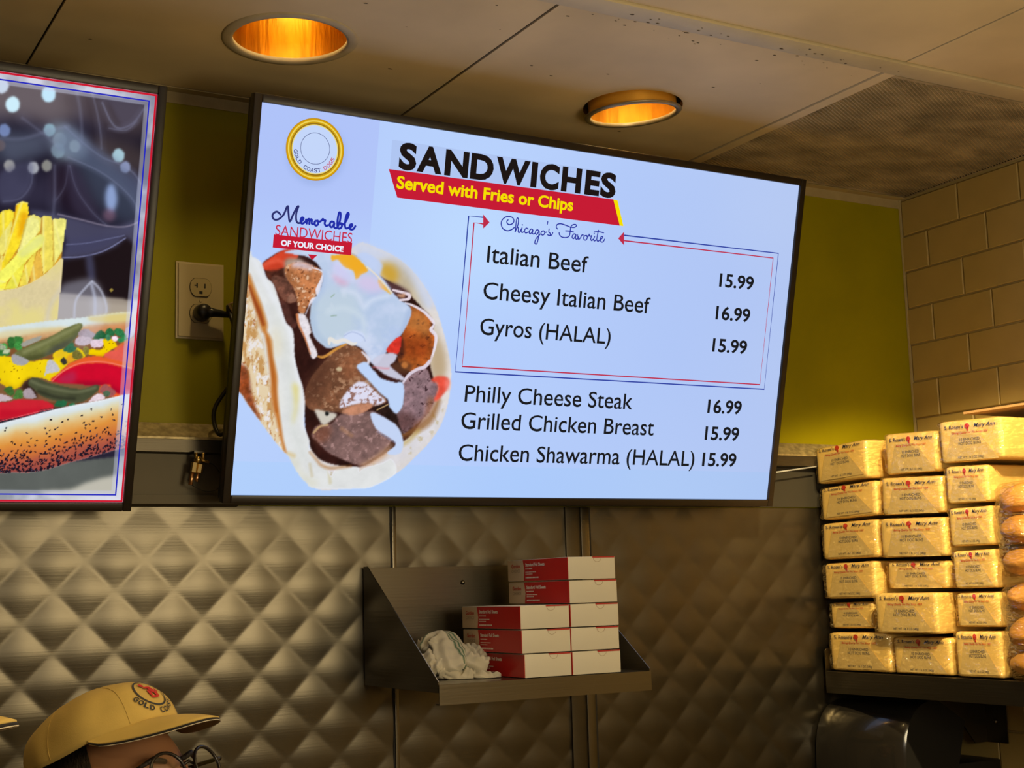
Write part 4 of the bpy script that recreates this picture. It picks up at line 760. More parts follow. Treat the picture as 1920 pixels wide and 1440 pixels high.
# lower bun with seeds, grey shade under it
P.poly(a8(-9000,3000, -9000,1000, 0,960, 2400,700, 2400,1700), (92, 96, 92), 2, smooth=False, tex=[(40, .06, 3)])
P.poly(a8(900,1220, 1100,1130, 1300,1070, 1500,1030, 2300,880, 2300,1700, 900,1500, 500,1240), (196, 192, 178), 4, .95, smooth=False)
bun = a8(-9000,2200, -9000,1500, -3000,900, 0,375, 300,300, 700,195, 1000,130, 1300,75, 1620,0, 2300,-160, 2300,430, 1600,680, 1440,720, 1200,790, 900,870, 600,960, 400,995, 0,1005, -3000,1300)
mb = P.poly(bun, (214, 226, 236), 0.9, smooth=False, tex=[(16, .03, 3)])
yl = (Y-740)*6.858; xl = X*6.858; top = np.interp(xl, [-9000, -3000, 0, 300, 700, 1000, 1300, 1620, 2300], [1500, 900, 375, 300, 195, 130, 75, 0, -160]); bot = np.interp(xl, [-9000, -3000, 0, 400, 600, 900, 1200, 1440, 1600, 2300], [2000, 1300, 1005, 995, 960, 870, 790, 720, 680, 430])
t = np.clip((yl-top)/np.maximum(bot-top, 1)+(fbm(X, Y, 30, 4)-0.5)*0.12, 0, 1)
cs = np.stack([np.interp(t, [0, .08, .18, .30, .45, .65, .8, 1], v) for v in ((222, 216, 224, 226, 222, 206, 176, 150), (232, 226, 212, 178, 146, 116, 88, 70), (240, 228, 170, 106, 62, 56, 66, 66))], -1)
mm = mb[..., None]; P.C = P.C*(1-mm)+cs*mm
rs = random.Random(7)
sd = [(1175,185), (1428,187), (1048,270), (1302,284), (1448,258), (873,318), (1195,338), (1464,328), (650,322), (797,350), (1075,362), (1150,380), (1104,390), (80,430), (62,460), (580,430), (705,445), (735,425), (788,512), (1160,470), (345,493), (860,605), (1578,124)]
while len(sd) < 430:
    x = rs.uniform(-60, 1700); tt = 1-abs(rs.gauss(0, .22)); 
    if not (.32 < tt < .995): continue
    sd.append((x, float(np.interp(x, [0, 300, 700, 1000, 1300, 1620, 1800], [375, 300, 195, 130, 75, 0, -40]))*(1-tt)+float(np.interp(x, [0, 400, 600, 900, 1200, 1440, 1600, 1800], [1005, 995, 960, 870, 790, 720, 680, 610]))*tt))
for x, y in sd:
    a = rs.uniform(0, 3.1); p = a8(x, y)[0]; P.blob(p[0], p[1], 2.6, 1.5, (30, 20, 34), .5, .95, a)
    if rs.random() < .35: P.blob(p[0], p[1]-.6, 1.0, .7, (120, 110, 140), .4, .6, a)
P.line(a8(0,375, 300,300, 700,195, 1000,130, 1300,75, 1620,0), 2.2, (240, 244, 250), .8, 1)
P.line(a8(0,340, 200,290, 500,215, 680,180), 1.3, (240, 100, 110), .9, .6)
# steam veil over the hot dog and the ruled border
P.poly(a7(1230,0, 1420,0, 1440,100, 1360,420, 1180,640, 1000,640, 1180,380, 1240,200), (214, 218, 236), 6, .28)
rb = TVW-0.0; d_r, d_t, d_b = TVW-U, TVH-V, V
edge = np.minimum(np.minimum(d_r, U), np.minimum(d_t, d_b))
veil = np.clip((0.0175-edge)/0.0012, 0, 1)[..., None]; P.C = P.C*(1-veil*.45)+np.array([206, 212, 238])*veil*.45
veil = np.clip((0.0135-edge)/0.004, 0, 1)[..., None]*np.clip(fbm(X, Y, 60, 21)*2.4-.75, 0.05, 1)[..., None]; P.C = P.C*(1-veil*.8)+np.array([228, 230, 246])*veil*.8
me = gridmesh('screen', np.stack([U, np.full(U.shape, -0.0008), V], -1), len(us), len(vs), lin(np.clip(P.C, 0, 255)))
link('screen', me, M_SCR, tvl)
def frame_rule(name, ins, w, m):
    a, b = ins, ins+w; O = [(a, a), (TVW-a, a), (TVW-a, TVH-a), (a, TVH-a)]; I = [(b, b), (TVW-b, b), (TVW-b, TVH-b), (b, TVH-b)]
    bm = bmesh.new(); o = [bm.verts.new((p[0], -0.0013, p[1])) for p in O]; i = [bm.verts.new((p[0], -0.0013, p[1])) for p in I]
    for k in range(4): bm.faces.new((o[k], o[(k+1) % 4], i[(k+1) % 4], i[k]))
    me = bpy.data.meshes.new(name); bm.to_mesh(me); bm.free(); link(name, me, m, tvl)
frame_rule('border_rule', 0.0003, 0.0028, em('border_red', 206, 28, 50)); frame_rule('border_rule', 0.0098, 0.0020, em('border_blue', 40, 44, 190))
# ------------------------------------------------------------------ wall outlet, plug and cord, brass fitting
M_PLATE = mat('cream_plastic', (0.56, 0.46, 0.25), 0.35)
M_PLATE2 = mat('cream_receptacle', (0.52, 0.42, 0.21), 0.35)
M_BLACK = mat('black_rubber', (0.014, 0.012, 0.010), 0.35)
M_BRASS = mat('brass', (0.75, 0.55, 0.20), 0.28, 1.0)
a, b = on(329, 490, 1, WALL_Y), on(418, 640, 1, WALL_Y); ow, oh = b[0]-a[0], a[2]-b[2]; oc = ((a[0]+b[0])/2, (a[2]+b[2])/2)
outlet = empty('wall_outlet', (oc[0], WALL_Y, oc[1]), 'cream duplex power outlet on the green wall between the two screens', 'outlet')
bm = bmesh.new(); box(bm, (-ow/2, -0.0065, -oh/2), (ow/2, -0.0004, oh/2)); bmesh.ops.bevel(bm, geom=[e for e in bm.edges if all(v.co.y < -0.005 for v in e.verts)], offset=0.0035, segments=3, affect='EDGES'); fin('cover_plate', bm, M_PLATE, outlet, auto=50)
for k, dz in enumerate((0.021, -0.021)):
    bm = bmesh.new(); pts = []
    for t in np.linspace(0, 2*PI, 41)[:-1]:
        x, z = 0.0172*math.cos(t), 0.0172*math.sin(t); pts.append((x, max(-0.0142, min(0.0142, z))))
    prism(bm, pts, (-0.0082, -0.0066), lambda p, t: (p[0], t, p[1]+dz)); r = fin('receptacle', bm, M_PLATE2, outlet)
    bm = bmesh.new()
    for x0, x1, z0, z1 in ((-0.0072, -0.0052, -0.001, 0.0062), (-0.0104, -0.0072, 0.0018, 0.0036), (0.0056, 0.0074, -0.001, 0.0062), (-0.0026, 0.0026, -0.0105, -0.0062)): box(bm, (x0, -0.0086, z0+dz), (x1, -0.00825, z1+dz))
    fin('slot', bm, M_DARK, r)
    bm = bmesh.new(); prism(bm, [(p[0]*1.045, p[1]*1.05) for p in pts], (-0.0070, -0.0066), lambda p, t: (p[0], t, p[1]+dz)); fin('recess_line', bm, M_DARK, r)
bm = bmesh.new(); bmesh.ops.create_cone(bm, cap_ends=True, segments=16, radius1=0.0024, radius2=0.002, depth=0.0012, matrix=Matrix.Translation((0, -0.0070, 0)) @ Matrix.Rotation(PI/2, 4, 'X')); fin('screw', bm, M_PLATE, outlet)
cord = empty('power_cord', (oc[0], WALL_Y-0.01, oc[1]-0.021), 'black power cord plugged into the outlet, looping behind the sandwich menu screen', 'power cord')
bm = bmesh.new(); lathe(bm, [(0.0135, 0.0), (0.0140, 0.004), (0.0128, 0.016), (0.0105, 0.021), (0.004, 0.023), (0.0005, 0.0232)], 20, Matrix.Rotation(PI/2, 4, 'X'), (True, False))
tube(bm, [(0.002, -0.014, 0.000), (0.016, -0.0145, -0.0005), (0.030, -0.0145, -0.0015), (0.042, -0.0145, -0.003)], [0.0100, 0.0068, 0.0056, 0.0040], 12); fin('plug', bm, M_BLACK, cord, smooth=True)
def w2(px, py, y): p = on(px, py, 1, y); return (p[0]-oc[0], p[1]-(WALL_Y-0.01), p[2]-(oc[1]-0.021))
bm = bmesh.new(); tube(bm, [tuple(c) for c in crom([(0.040, -0.0145, -0.003), w2(428, 575, 2.10), w2(438, 610, 2.085), w2(452, 655, 2.075), w2(448, 700, 2.08), w2(425, 730, 2.09), w2(403, 765, 2.095), w2(402, 795, 2.09), w2(414, 815, 2.075), w2(440, 790, 2.06), w2(470, 720, 2.06)], 8)], 0.0034, 8); fin('cable', bm, M_BLACK, cord, smooth=True)
bm = bmesh.new(); tube(bm, [w2(447, 565, 2.085), w2(430, 570, 2.09), w2(445, 600, 2.088), w2(462, 650, 2.075)], 0.0030, 8); fin('cable_return', bm, mat('tan_cord', (0.30, 0.20, 0.08), 0.4), cord, smooth=True)
# brass fitting with wire loop, hung under the raceway
fy = WALL_Y-0.045; f0 = on(374, 850, 1, fy)
fit = empty('brass_fitting', tuple(f0), 'small brass gas fitting with a wire loop, hanging below the outlet', 'fitting')
def w3(px, py, dy=0): p = on(px, py, 1, fy+dy); return (p[0]-f0[0], p[1]-f0[1], p[2]-f0[2])
bm = bmesh.new(); 
for px in (368, 381): tube(bm, [w3(px, 849), w3(px, 862)], 0.0025, 8)
bmesh.ops.create_uvsphere(bm, u_segments=12, v_segments=8, radius=0.0062, matrix=Matrix.Translation(w3(371, 862))); tube(bm, [w3(374, 861), w3(392, 867)], 0.0022, 8); fin('valve_body', bm, M_BRASS, fit, smooth=True)
bm = bmesh.new(); tube(bm, [w3(366, 868), w3(363, 886)], 0.0056, 6); tube(bm, [w3(376, 871), w3(373, 887)], 0.0050, 6); fin('hex_nut', bm, M_BRASS, fit)
bm = bmesh.new(); tube(bm, [w3(361, 886), w3(357, 909)], 0.0034, 10); tube(bm, [w3(372, 887), w3(368, 903)], 0.0026, 10); fin('nozzle', bm, mat('copper_tube', (0.78, 0.45, 0.22), 0.3, 1.0), fit, smooth=True)
bm = bmesh.new(); tube(bm, [tuple(c) for c in crom([w3(378, 866), w3(393, 868), w3(405, 876), w3(414, 893), w3(412, 912), w3(398, 921), w3(380, 920), w3(360, 910)], 6)], 0.0007, 5); fin('wire_loop', bm, M_DARK, fit)
# hanging bracket: two hooks up to the raceway lip
bm = bmesh.new(); box(bm, (-0.008, 0.0, 0.0), (0.010, 0.0135, 0.004)); fin('mounting_tab', bm, M_STEELD, fit)
# thin conduit between screen and shelf on the right
bm = bmesh.new(); p0, p1 = on(1380, 896, 1, WALL_Y-0.04), on(1530, 875, 1, WALL_Y-0.04); tube(bm, [tuple(p0), tuple(p1)], 0.0016, 8); tag(fin('thin_wire', bm, mat('pale_wire', (0.45, 0.47, 0.5), 0.3), smooth=True), 'thin pale wire running from behind the large screen to the bun packages', 'wire')

# ------------------------------------------------------------------ steel wall shelf in the middle
SX0, SX1, SYF, SZ = 0.9295, 1.3015, 1.857, 1.5165
sh = empty('steel_wall_shelf', (SX0, WALL_Y-0.009, SZ), 'small steel wall shelf with triangular side panels, under the sandwich menu screen', 'shelf')
def L(x, y, z): return (x-SX0, y-(WALL_Y-0.009), z-SZ)
bm = bmesh.new(); box(bm, L(SX0+0.0013, WALL_Y-0.0115, SZ-0.004), L(SX1-0.0013, WALL_Y-0.0095, SZ+0.174)); fin('back_plate', bm, M_STEEL2, sh)
bm = bmesh.new(); box(bm, L(SX0+0.0013, SYF, SZ-0.0012), L(SX1-0.0013, WALL_Y-0.0117, SZ)); fin('shelf_board', bm, M_STEEL2, sh)
bm = bmesh.new(); prism(bm, [(0, 0), (0.0012, 0), (0.0012, -0.028), (0.012, -0.028), (0.012, -0.0295), (0, -0.0295)], (0, SX1-SX0), lambda p, t: (t, L(0, SYF, 0)[1]-0.0014+p[0], p[1])); fin('front_lip', bm, M_STEEL2, sh)
for xx in (SX0, SX1-0.0012):
    bm = bmesh.new(); prism(bm, [(-0.0005, 0.176), (-0.0165, 0.176), (L(0, SYF, 0)[1]+0.001, 0.004), (L(0, SYF, 0)[1]+0.001, -0.012), (-0.0005, -0.012)], (0, 0.0012), lambda p, t: (L(xx, 0, 0)[0]+t, p[0], p[1])); fin('side_panel', bm, M_STEEL2, sh)
bm = bmesh.new()
for px, py in ((867, 1092), (869, 1162), (1028, 1087)):
    p = on(px, py, 1, WALL_Y-0.011); s = bmesh.ops.create_uvsphere(bm, u_segments=12, v_segments=8, radius=0.0042, matrix=Matrix.Translation(L(p[0], WALL_Y-0.0115, p[2])))
    o = fin('bolt', bm, M_STEEL2, sh, smooth=True); bm = bmesh.new()
bm.free()
# deli-sheet boxes
Q_ = zz(660, 1030, 3.3103)
M_CARD = mat('white_carton', (0.60, 0.58, 0.52), 0.45, bump=(30, 0.08, 0.001)); M_CRED = mat('red_carton_print', (0.52, 0.012, 0.010), 0.35); M_CREAM = mat('cream_carton_print', (0.62, 0.49, 0.33), 0.4); M_CEDGE = mat('red_carton_edge', (0.40, 0.02, 0.016), 0.5)
M_PW, M_PR, M_PG = mat('white_print', (0.85, 0.78, 0.7), 0.5), mat('dark_red_print', (0.55, 0.03, 0.02), 0.5), mat('grey_print', (0.35, 0.28, 0.2), 0.5)
H1 = 0.0358
CL = on(*Q_(1061, 805)[0], 2, SZ)          # near lower corner of the left stack
yC, xC1 = CL[1], CL[0]; xC2 = on(*Q_(1370, 795)[0], 1, yC)[0]; xC3 = on(*Q_(1674, 782)[0], 1, yC)[0]
LEN = on(*Q_(691, 510)[0], 0, xC1)[1]-yC; WE1, WE2 = xC2-xC1-0.0015, xC3-xC2
LEN = min(LEN, WALL_Y-0.013-yC)
def build_carton(x, y, z, ln, we, h, label, rot=0.0):
    """printed long side toward -X (local front), plain white end toward the room; origin at the far lower corner of the printed side"""
    t = empty('carton', Matrix.Translation((x, y, z)) @ Matrix.Rotation(rot, 4, 'Z') @ Matrix.Translation((0, ln, 0)) @ Matrix.Rotation(-PI/2, 4, 'Z'), label, 'box', 'deli sheet cartons on the steel shelf')
    bm = bmesh.new(); box(bm, (0, 0.0002, 0.0006), (ln, we, h-0.0006), 0.0010, 2)
    for v in bm.verts:
        if v.co.z > h/2: v.co.z -= 0.0010*math.sin(PI*max(0, min(1, v.co.y/we)))
    fin('carton_body', bm, M_CARD, t, auto=40)
    bm = bmesh.new(); box(bm, (ln-0.004, we*.52, h-0.0026), (ln+0.0004, we-0.001, h-0.0006)); fin('lid_edge', bm, M_CEDGE, t)
    bm = bmesh.new(); ce = we*.62; pts = [(ce+0.0075*math.cos(q_), h-0.003+0.006*math.sin(q_)) for q_ in np.linspace(-PI, 0, 13)]
    for a_, b_ in zip(pts, pts[1:]):
        k = 0.9; a2, b2 = (ce+(a_[0]-ce)*k, h-0.003+(a_[1]-h+0.003)*k), (ce+(b_[0]-ce)*k, h-0.003+(b_[1]-h+0.003)*k); bm.faces.new([bm.verts.new((ln+0.0003, q_[0], q_[1])) for q_ in (a_, b_, b2, a2)])
    fin('thumb_notch', bm, M_PG, t)
    c = ln*0.275; rd = ln-0.0006
    bm = bmesh.new(); prism(bm, [(0.0008, 0.0014), (c, 0.0014), (c*1.06, h*.5), (c*.97, h-0.0016), (0.0008, h-0.0016)], (-0.0006, 0.0001), lambda p, q_: (p[0], q_, p[1])); fin('cream_print', bm, M_CREAM, t)
    bm = bmesh.new(); prism(bm, [(c+.0001, 0.0010), (rd, 0.0010), (rd, h-0.0012), (c*.97+.0001, h-0.0012), (c*1.06+.0001, h*.5)], (-0.0006, 0.0001), lambda p, q_: (p[0], q_, p[1])); fin('red_print', bm, M_CRED, t)
    y0 = -0.0010; tx = [(text_mesh('Gordon', c*.26, c*.80, h*.62, h*.17, y0, .02), M_PR), (text_mesh('CHOICE', c*.26, c*.80, h*.42, h*.13, y0), M_PG), (text_mesh('Standard Foil Sheets', c*1.14, c*1.14+ln*.32, h*.67, h*.15, y0, .03), M_PW)]
    for zf, hf, wf in ((.54, .045, .11), (.40, .035, .17), (.31, .035, .12), (.14, .06, .21)):     # lines too small to read
        for q0 in np.arange(0, wf, .02): tx.append((poly_mesh([(c*1.14+ln*q0, h*zf), (c*1.14+ln*(q0+.016), h*zf), (c*1.14+ln*(q0+.016), h*(zf+hf)), (c*1.14+ln*q0, h*(zf+hf))], y0), M_PW))
    link('label_lettering', join_meshes('label_lettering', tx), None, t)
    return t
for k, (lab, dx) in enumerate((('bottom carton of the left stack, its red side half behind the towel', 0.004), ('middle carton of the left stack beside the towel', 0.0005), ('top carton of the shorter left stack, right above the towel', -0.0005))):
    build_carton(xC1+dx, yC+0.0004*k, SZ+0.0004+k*(H1+0.0003), LEN, WE1-max(dx, 0), H1, lab)
for k, (lab, dx) in enumerate((('bottom carton of the taller right stack, showing its plain white end', 0.001), ('second carton up in the right stack, with a clear round thumb notch', 0.0), ('third carton up in the right stack, white end below two red ones', 0.0008),
        ('carton directly below the topmost one in the right stack', 0.0), ('topmost carton of the right stack, red and cream side showing', -0.0008))):
    build_carton(xC2+dx, yC+0.0003*k, SZ+0.0004+k*(H1+0.0003), LEN, WE2-0.002-0.001*(k == 4), H1, lab)
# crumpled towel
M_TOW = attr_mat('terry_towel', False, 0.9, (900, 0.6, 0.0012))
T0 = on(*Q_(640, 812)[0], 2, SZ)
tow = empty('bar_towel', (T0[0], T0[1], SZ), 'crumpled white terry towel with green stripes, left end of the steel shelf', 'towel')
def tw(zx, zy, dy): p = on(*Q_(zx, zy)[0], 1, T0[1]+dy); return np.array([p[0]-T0[0], p[1]-T0[1], max(0.0012, p[2]-SZ)])
def cloth(name, path, wd, thick, seed, stripe=None, up=(0, -.35, 1)):
    """a thick soft fold swept along a path: flattened tube with wrinkles"""
    C = crom(path, 7); n = len(C); m = 56; V = np.zeros((m+1, n, 3)); col = np.zeros((m+1, n, 3)); upv = np.array(up, float); upv /= np.linalg.norm(upv)
    for i in range(n):
        d = C[min(i+1, n-1)]-C[max(i-1, 0)]; d /= np.linalg.norm(d)+1e-9; s = np.cross(d, upv); s /= np.linalg.norm(s)+1e-9; u2 = np.cross(s, d); f = i/(n-1)
        W = np.interp(f, np.linspace(0, 1, len(wd)), wd)*(1 if 0 < i < n-1 else .25); T = thick*(1 if 0 < i < n-1 else .3)
        for j in range(m+1):
            a = 2*PI*j/m; wr = 1+0.22*(mnoise.noise(Vector((math.cos(a)*1.6+seed, math.sin(a)*1.6, f*5)))); cr = 0.0028*math.sin(a*6+f*9+seed)*abs(math.sin(a))+0.0016*math.sin(f*n*1.3+seed)*abs(math.sin(a))
            p = C[i]+s*math.cos(a)*W*wr+u2*(math.sin(a)*T*wr+cr); p[2] = max(p[2], 0.0012+0.0004*math.sin(j)); V[j, i] = p
            c = np.array([0.62, 0.59, 0.50])*(0.97+0.03*math.sin(a*9))
            if stripe and any(lo < math.cos(a) < hi for lo, hi in stripe) and math.sin(a) > -0.1: c = np.array([0.015, 0.115, 0.055])
            col[j, i] = c
    me = gridmesh(name, V, n, m+1, col); o = link(name, me, M_TOW, tow, True); return o
cloth('towel_fold', [tw(420,600,.11), tw(470,600,.10), tw(560,580,.09), tw(640,620,.08), tw(720,670,.05)], (.012, .020, .024, .020, .010), 0.010, 1)
cloth('towel_fold', [tw(440,640,.09), tw(540,560,.085), tw(600,620,.06), tw(640,700,.03), tw(680,765,.012)], (.010, .026, .030, .030, .022), 0.0125, 2.3, stripe=[(-.66, -.56), (-.46, -.36), (-.26, -.16)])
cloth('towel_fold', [tw(470,680,.07), tw(500,700,.05), tw(530,740,.035), tw(530,785,.02)], (.012, .018, .018, .010), 0.013, 4.1)
cloth('towel_fold', [tw(560,700,.05), tw(620,760,.03), tw(700,790,.015), tw(760,800,.0)], (.020, .026, .022, .012), 0.012, 5.2)
cloth('towel_fold', [tw(650,680,.05), tw(720,700,.03), tw(790,720,.01), tw(840,735,.004)], (.014, .020, .017, .010), 0.014, 7.7)
cloth('towel_fold', [tw(740,770,.02), tw(800,780,.0), tw(860,796,-.006), tw(925,803,-.01)], (.010, .014, .010, .003), 0.0055, 9.1)
cloth('towel_fold', [tw(690,640,.09), tw(740,630,.07), tw(790,660,.05), tw(800,690,.04)], (.008, .012, .012, .006), 0.010, 11.1)
# ------------------------------------------------------------------ bun shelf along the right wall, bracket, towel dispenser
LX, BZ = 1.887, 1.4755
bs = empty('steel_bun_shelf', (LX, WALL_Y-0.02, BZ), 'steel wall shelf with a deep lip, carrying the bun packages on the tiled wall', 'shelf')
ys0, ys1 = -0.72, -0.003     # local y along the wall
bm = bmesh.new(); box(bm, (0, ys0, -0.0012), (RIGHT_X-0.0075-LX, ys1, 0)); fin('shelf_board', bm, M_STEELD, bs)
bm = bmesh.new(); prism(bm, [(0, 0.0), (-0.0012, 0.0), (-0.0012, -0.040), (0.014, -0.040), (0.014, -0.0388), (0, -0.0388)], (ys0, ys1), lambda p, t: (p[0]-0.0002, t, p[1])); fin('front_lip', bm, M_STEEL2, bs)
bm = bmesh.new(); box(bm, (RIGHT_X-0.0089-LX, ys0, 0.0002), (RIGHT_X-0.0077-LX, ys1, 0.10)); fin('back_plate', bm, M_STEELD, bs)
bm = bmesh.new(); pts = [(0.0, 0.0), (0.0, 0.036)] + [(0.008-0.008*math.cos(q), 0.036+0.008*math.sin(q)) for q in np.linspace(0.2, PI/2, 5)] + [(0.30-0.006, 0.044), (0.30-0.006, 0.0)]
prism(bm, pts, (ys1, ys1+0.0012), lambda p, t: (p[0], t, p[1])); fin('end_plate', bm, M_STEEL2, bs)
for yy in (-0.121, -0.62):
    br = bmesh.new(); prism(br, [(0.03, -0.0405), (0.2975, -0.0405), (0.2975, -0.145), (0.262, -0.145), (0.216, -0.088), (0.14, -0.050), (0.03, -0.0445)], (yy, yy+0.0025), lambda p, t: (p[0], t, p[1])); box(br, (0.2975-0.0025, yy-0.050, -0.145), (0.2975, yy, -0.070)); k = fin('bracket', br, M_STEELD, bs)
    bm = bmesh.new(); bmesh.ops.create_uvsphere(bm, u_segments=12, v_segments=8, radius=0.0045, matrix=Matrix.Translation((0.2945, yy-0.024, -0.105))); fin('bolt', bm, M_STEEL2, k, smooth=True)
# black towel dispenser under the shelf: bulged glossy cover, flat side
M_GLOSS = mat('glossy_smoked_plastic', (0.010, 0.009, 0.008), 0.16, 0.0, 0.6, coat=0.4)
dsp = empty('towel_dispenser', (RIGHT_X-0.0055, 1.985, 1.075), 'black paper towel dispenser with bulging glossy cover, under the bun shelf', 'dispenser')
pr = [(0, 0.345), (-0.055, 0.345), (-0.10, 0.343), (-0.155, 0.335), (-0.20, 0.312), (-0.232, 0.272), (-0.250, 0.220), (-0.256, 0.15), (-0.248, 0.07), (-0.22, 0.015), (-0.18, 0.0), (-0.03, 0.0), (-0.02, 0.05)]
DX, DY, DZ = RIGHT_X-0.0055, 1.985, 1.075
fr_ = [tuple(p) for p in crom([(.090, 1.421), (.055, 1.419), (.026, 1.402), (.008, 1.372), (0, 1.33), (0.0, 1.26), (.010, 1.19), (.035, 1.14), (.07, 1.125)], 5)]
bk_ = [(2.06, 1.125), (2.060, 1.29), (2.086, 1.379), (2.022, 1.419)]
st_ = [(2.122, 0.004), (2.118, 0.0), (2.09, 0.004), (2.06, 0.012), (2.03, 0.024), (2.00, 0.038), (1.975, 0.052), (1.958, 0.063), (1.953, 0.070)]
gb, mb_ = bmesh.new(), bmesh.new(); gr, mr = [], []
for yy, of in st_:
    F_ = [(1.860+of+a, yy-DY, b-DZ) for a, b in fr_]; B_2 = [F_[-1]]+[(a, yy-DY, b-DZ) for a, b in ((x, z) for x, z in bk_)]+[F_[0]]
    gr.append([gb.verts.new((p[0]-DX, p[1], p[2])) for p in F_]); mr.append([mb_.verts.new((p[0]-DX, p[1], p[2])) for p in B_2])
    if yy in (st_[0][0], st_[-1][0]): mb_.faces.new([mb_.verts.new((p[0]-DX, p[1], p[2])) for p in F_+B_2[1:-1]])
for R2, b3 in ((gr, gb), (mr, mb_)):
    for a, b in zip(R2, R2[1:]):
        for i in range(len(a)-1): b3.faces.new((a[i], a[i+1], b[i+1], b[i]))
fin('curved_cover', gb, M_GLOSS, dsp, auto=50); fin('side_case', mb_, mat('matt_black_case', (0.005, 0.005, 0.005), 0.6), dsp)
bm = bmesh.new(); box(bm, (2.055-DX, -0.02, 1.14-DZ), (0, 0.115, 1.30-DZ), 0.004); fin('wall_mount', bm, M_TVB, dsp, auto=40)

# ------------------------------------------------------------------ packages of buns
E7, E8 = zz(1480, 760, 4.114), zz(1480, 1080, 4.0)
M_WRAP = mat('cream_bun_wrapper', (0.86, 0.60, 0.18), 0.5, bump=(26, 0.3, 0.003), var=(18, 0.12)); M_TRAYC = mat('grey_print_panel', (0.64, 0.47, 0.18), 0.5, bump=(26, 0.5, 0.004))
def film_mat():
    m = bpy.data.materials.new('crinkled_clear_film'); m.use_nodes = True; nt = m.node_tree; N, L = nt.nodes, nt.links; N.clear()
    o = N.new('ShaderNodeOutputMaterial'); mx = N.new('ShaderNodeMixShader'); tr = N.new('ShaderNodeBsdfTransparent'); gl = N.new('ShaderNodeBsdfGlossy'); fr = N.new('ShaderNodeFresnel'); ad = N.new('ShaderNodeMath')
    tc = N.new('ShaderNodeTexCoord'); n1 = N.new('ShaderNodeTexNoise'); vo = N.new('ShaderNodeTexVoronoi'); bp = N.new('ShaderNodeBump'); b2 = N.new('ShaderNodeBump')
    mp = N.new('ShaderNodeMapping'); mp.inputs['Scale'].default_value = (0.8, 0.8, 2.0); mp.inputs['Rotation'].default_value = (0.5, 0.8, 0.3); L.new(tc.outputs['Object'], mp.inputs[0])
    for x in (n1, vo): L.new(mp.outputs[0], x.inputs['Vector'])
    n1.inputs['Scale'].default_value = 60; n1.inputs['Detail'].default_value = 1; n1.inputs['Distortion'].default_value = 1.0; vo.feature = 'DISTANCE_TO_EDGE'; vo.inputs['Scale'].default_value = 75
    L.new(n1.outputs['Fac'], bp.inputs['Height']); bp.inputs['Distance'].default_value = 0.004; bp.inputs['Strength'].default_value = 1.0
    L.new(vo.outputs['Distance'], b2.inputs['Height']); b2.inputs['Distance'].default_value = 0.0015; b2.inputs['Strength'].default_value = 1.0; L.new(bp.outputs[0], b2.inputs['Normal'])
    gl.inputs['Roughness'].default_value = 0.10; gl.inputs['Color'].default_value = (1, 0.98, 0.93, 1); fr.inputs['IOR'].default_value = 1.5
    for x in (gl, fr): L.new(b2.outputs[0], x.inputs['Normal'])
    ad.operation = 'MULTIPLY_ADD'; ad.inputs[1].default_value = 0.35; ad.inputs[2].default_value = 0.07; ad.use_clamp = True; L.new(fr.outputs[0], ad.inputs[0])
    L.new(ad.outputs[0], mx.inputs[0]); L.new(tr.outputs[0], mx.inputs[1]); L.new(gl.outputs[0], mx.inputs[2]); L.new(mx.outputs[0], o.inputs[0]); return m
M_FILM = film_mat()
M_TB, M_TR, M_TK = mat('navy_print', (0.020, 0.028, 0.085), 0.5), mat('red_print_ink', (0.55, 0.035, 0.015), 0.5), mat('grey_blue_print', (0.11, 0.11, 0.12), 0.5)
def label_mesh():
    """printed face, unit 1 x 1 in XZ: lettering as on the wrapper"""
    t = [(text_mesh("S. Rosen's", .10, .40, .800, .085, 0, .012), M_TB), (text_mesh('Mary Ann', .565, .90, .805, .085, 0, .012, 0.35), M_TB), (text_mesh('Baking Quality For You Since 1909', .22, .78, .670, .048, 0, .008, 0.35), M_TR),
         (text_mesh('10 ENRICHED', .335, .65, .500, .065, 0, .004), M_TK), (text_mesh('HOT DOG BUNS', .315, .67, .405, .070, 0, .004), M_TK), (text_mesh('NET WT 1 lb 3 OZ (540g)', .30, .70, .085, .052, 0, .004), M_TK)]
    head = [(.46+.038*math.cos(q), .845+.062*math.sin(q)) for q in np.linspace(0, 2*PI, 19)[:-1]]; t.append((poly_mesh(head), M_TR)); t.append((poly_mesh([(.452, .80), (.482, .80), (.486, .735), (.462, .725)]), M_TR)); t.append((poly_mesh([(.495, .855), (.510, .84), (.495, .825)]), M_TR))
    t.append((poly_mesh([(.20, .735), (.60, .735), (.93, .04), (.10, .04)], 0.0005), M_TRAYC))
    return join_meshes('label_lettering', t)
LM = label_mesh()
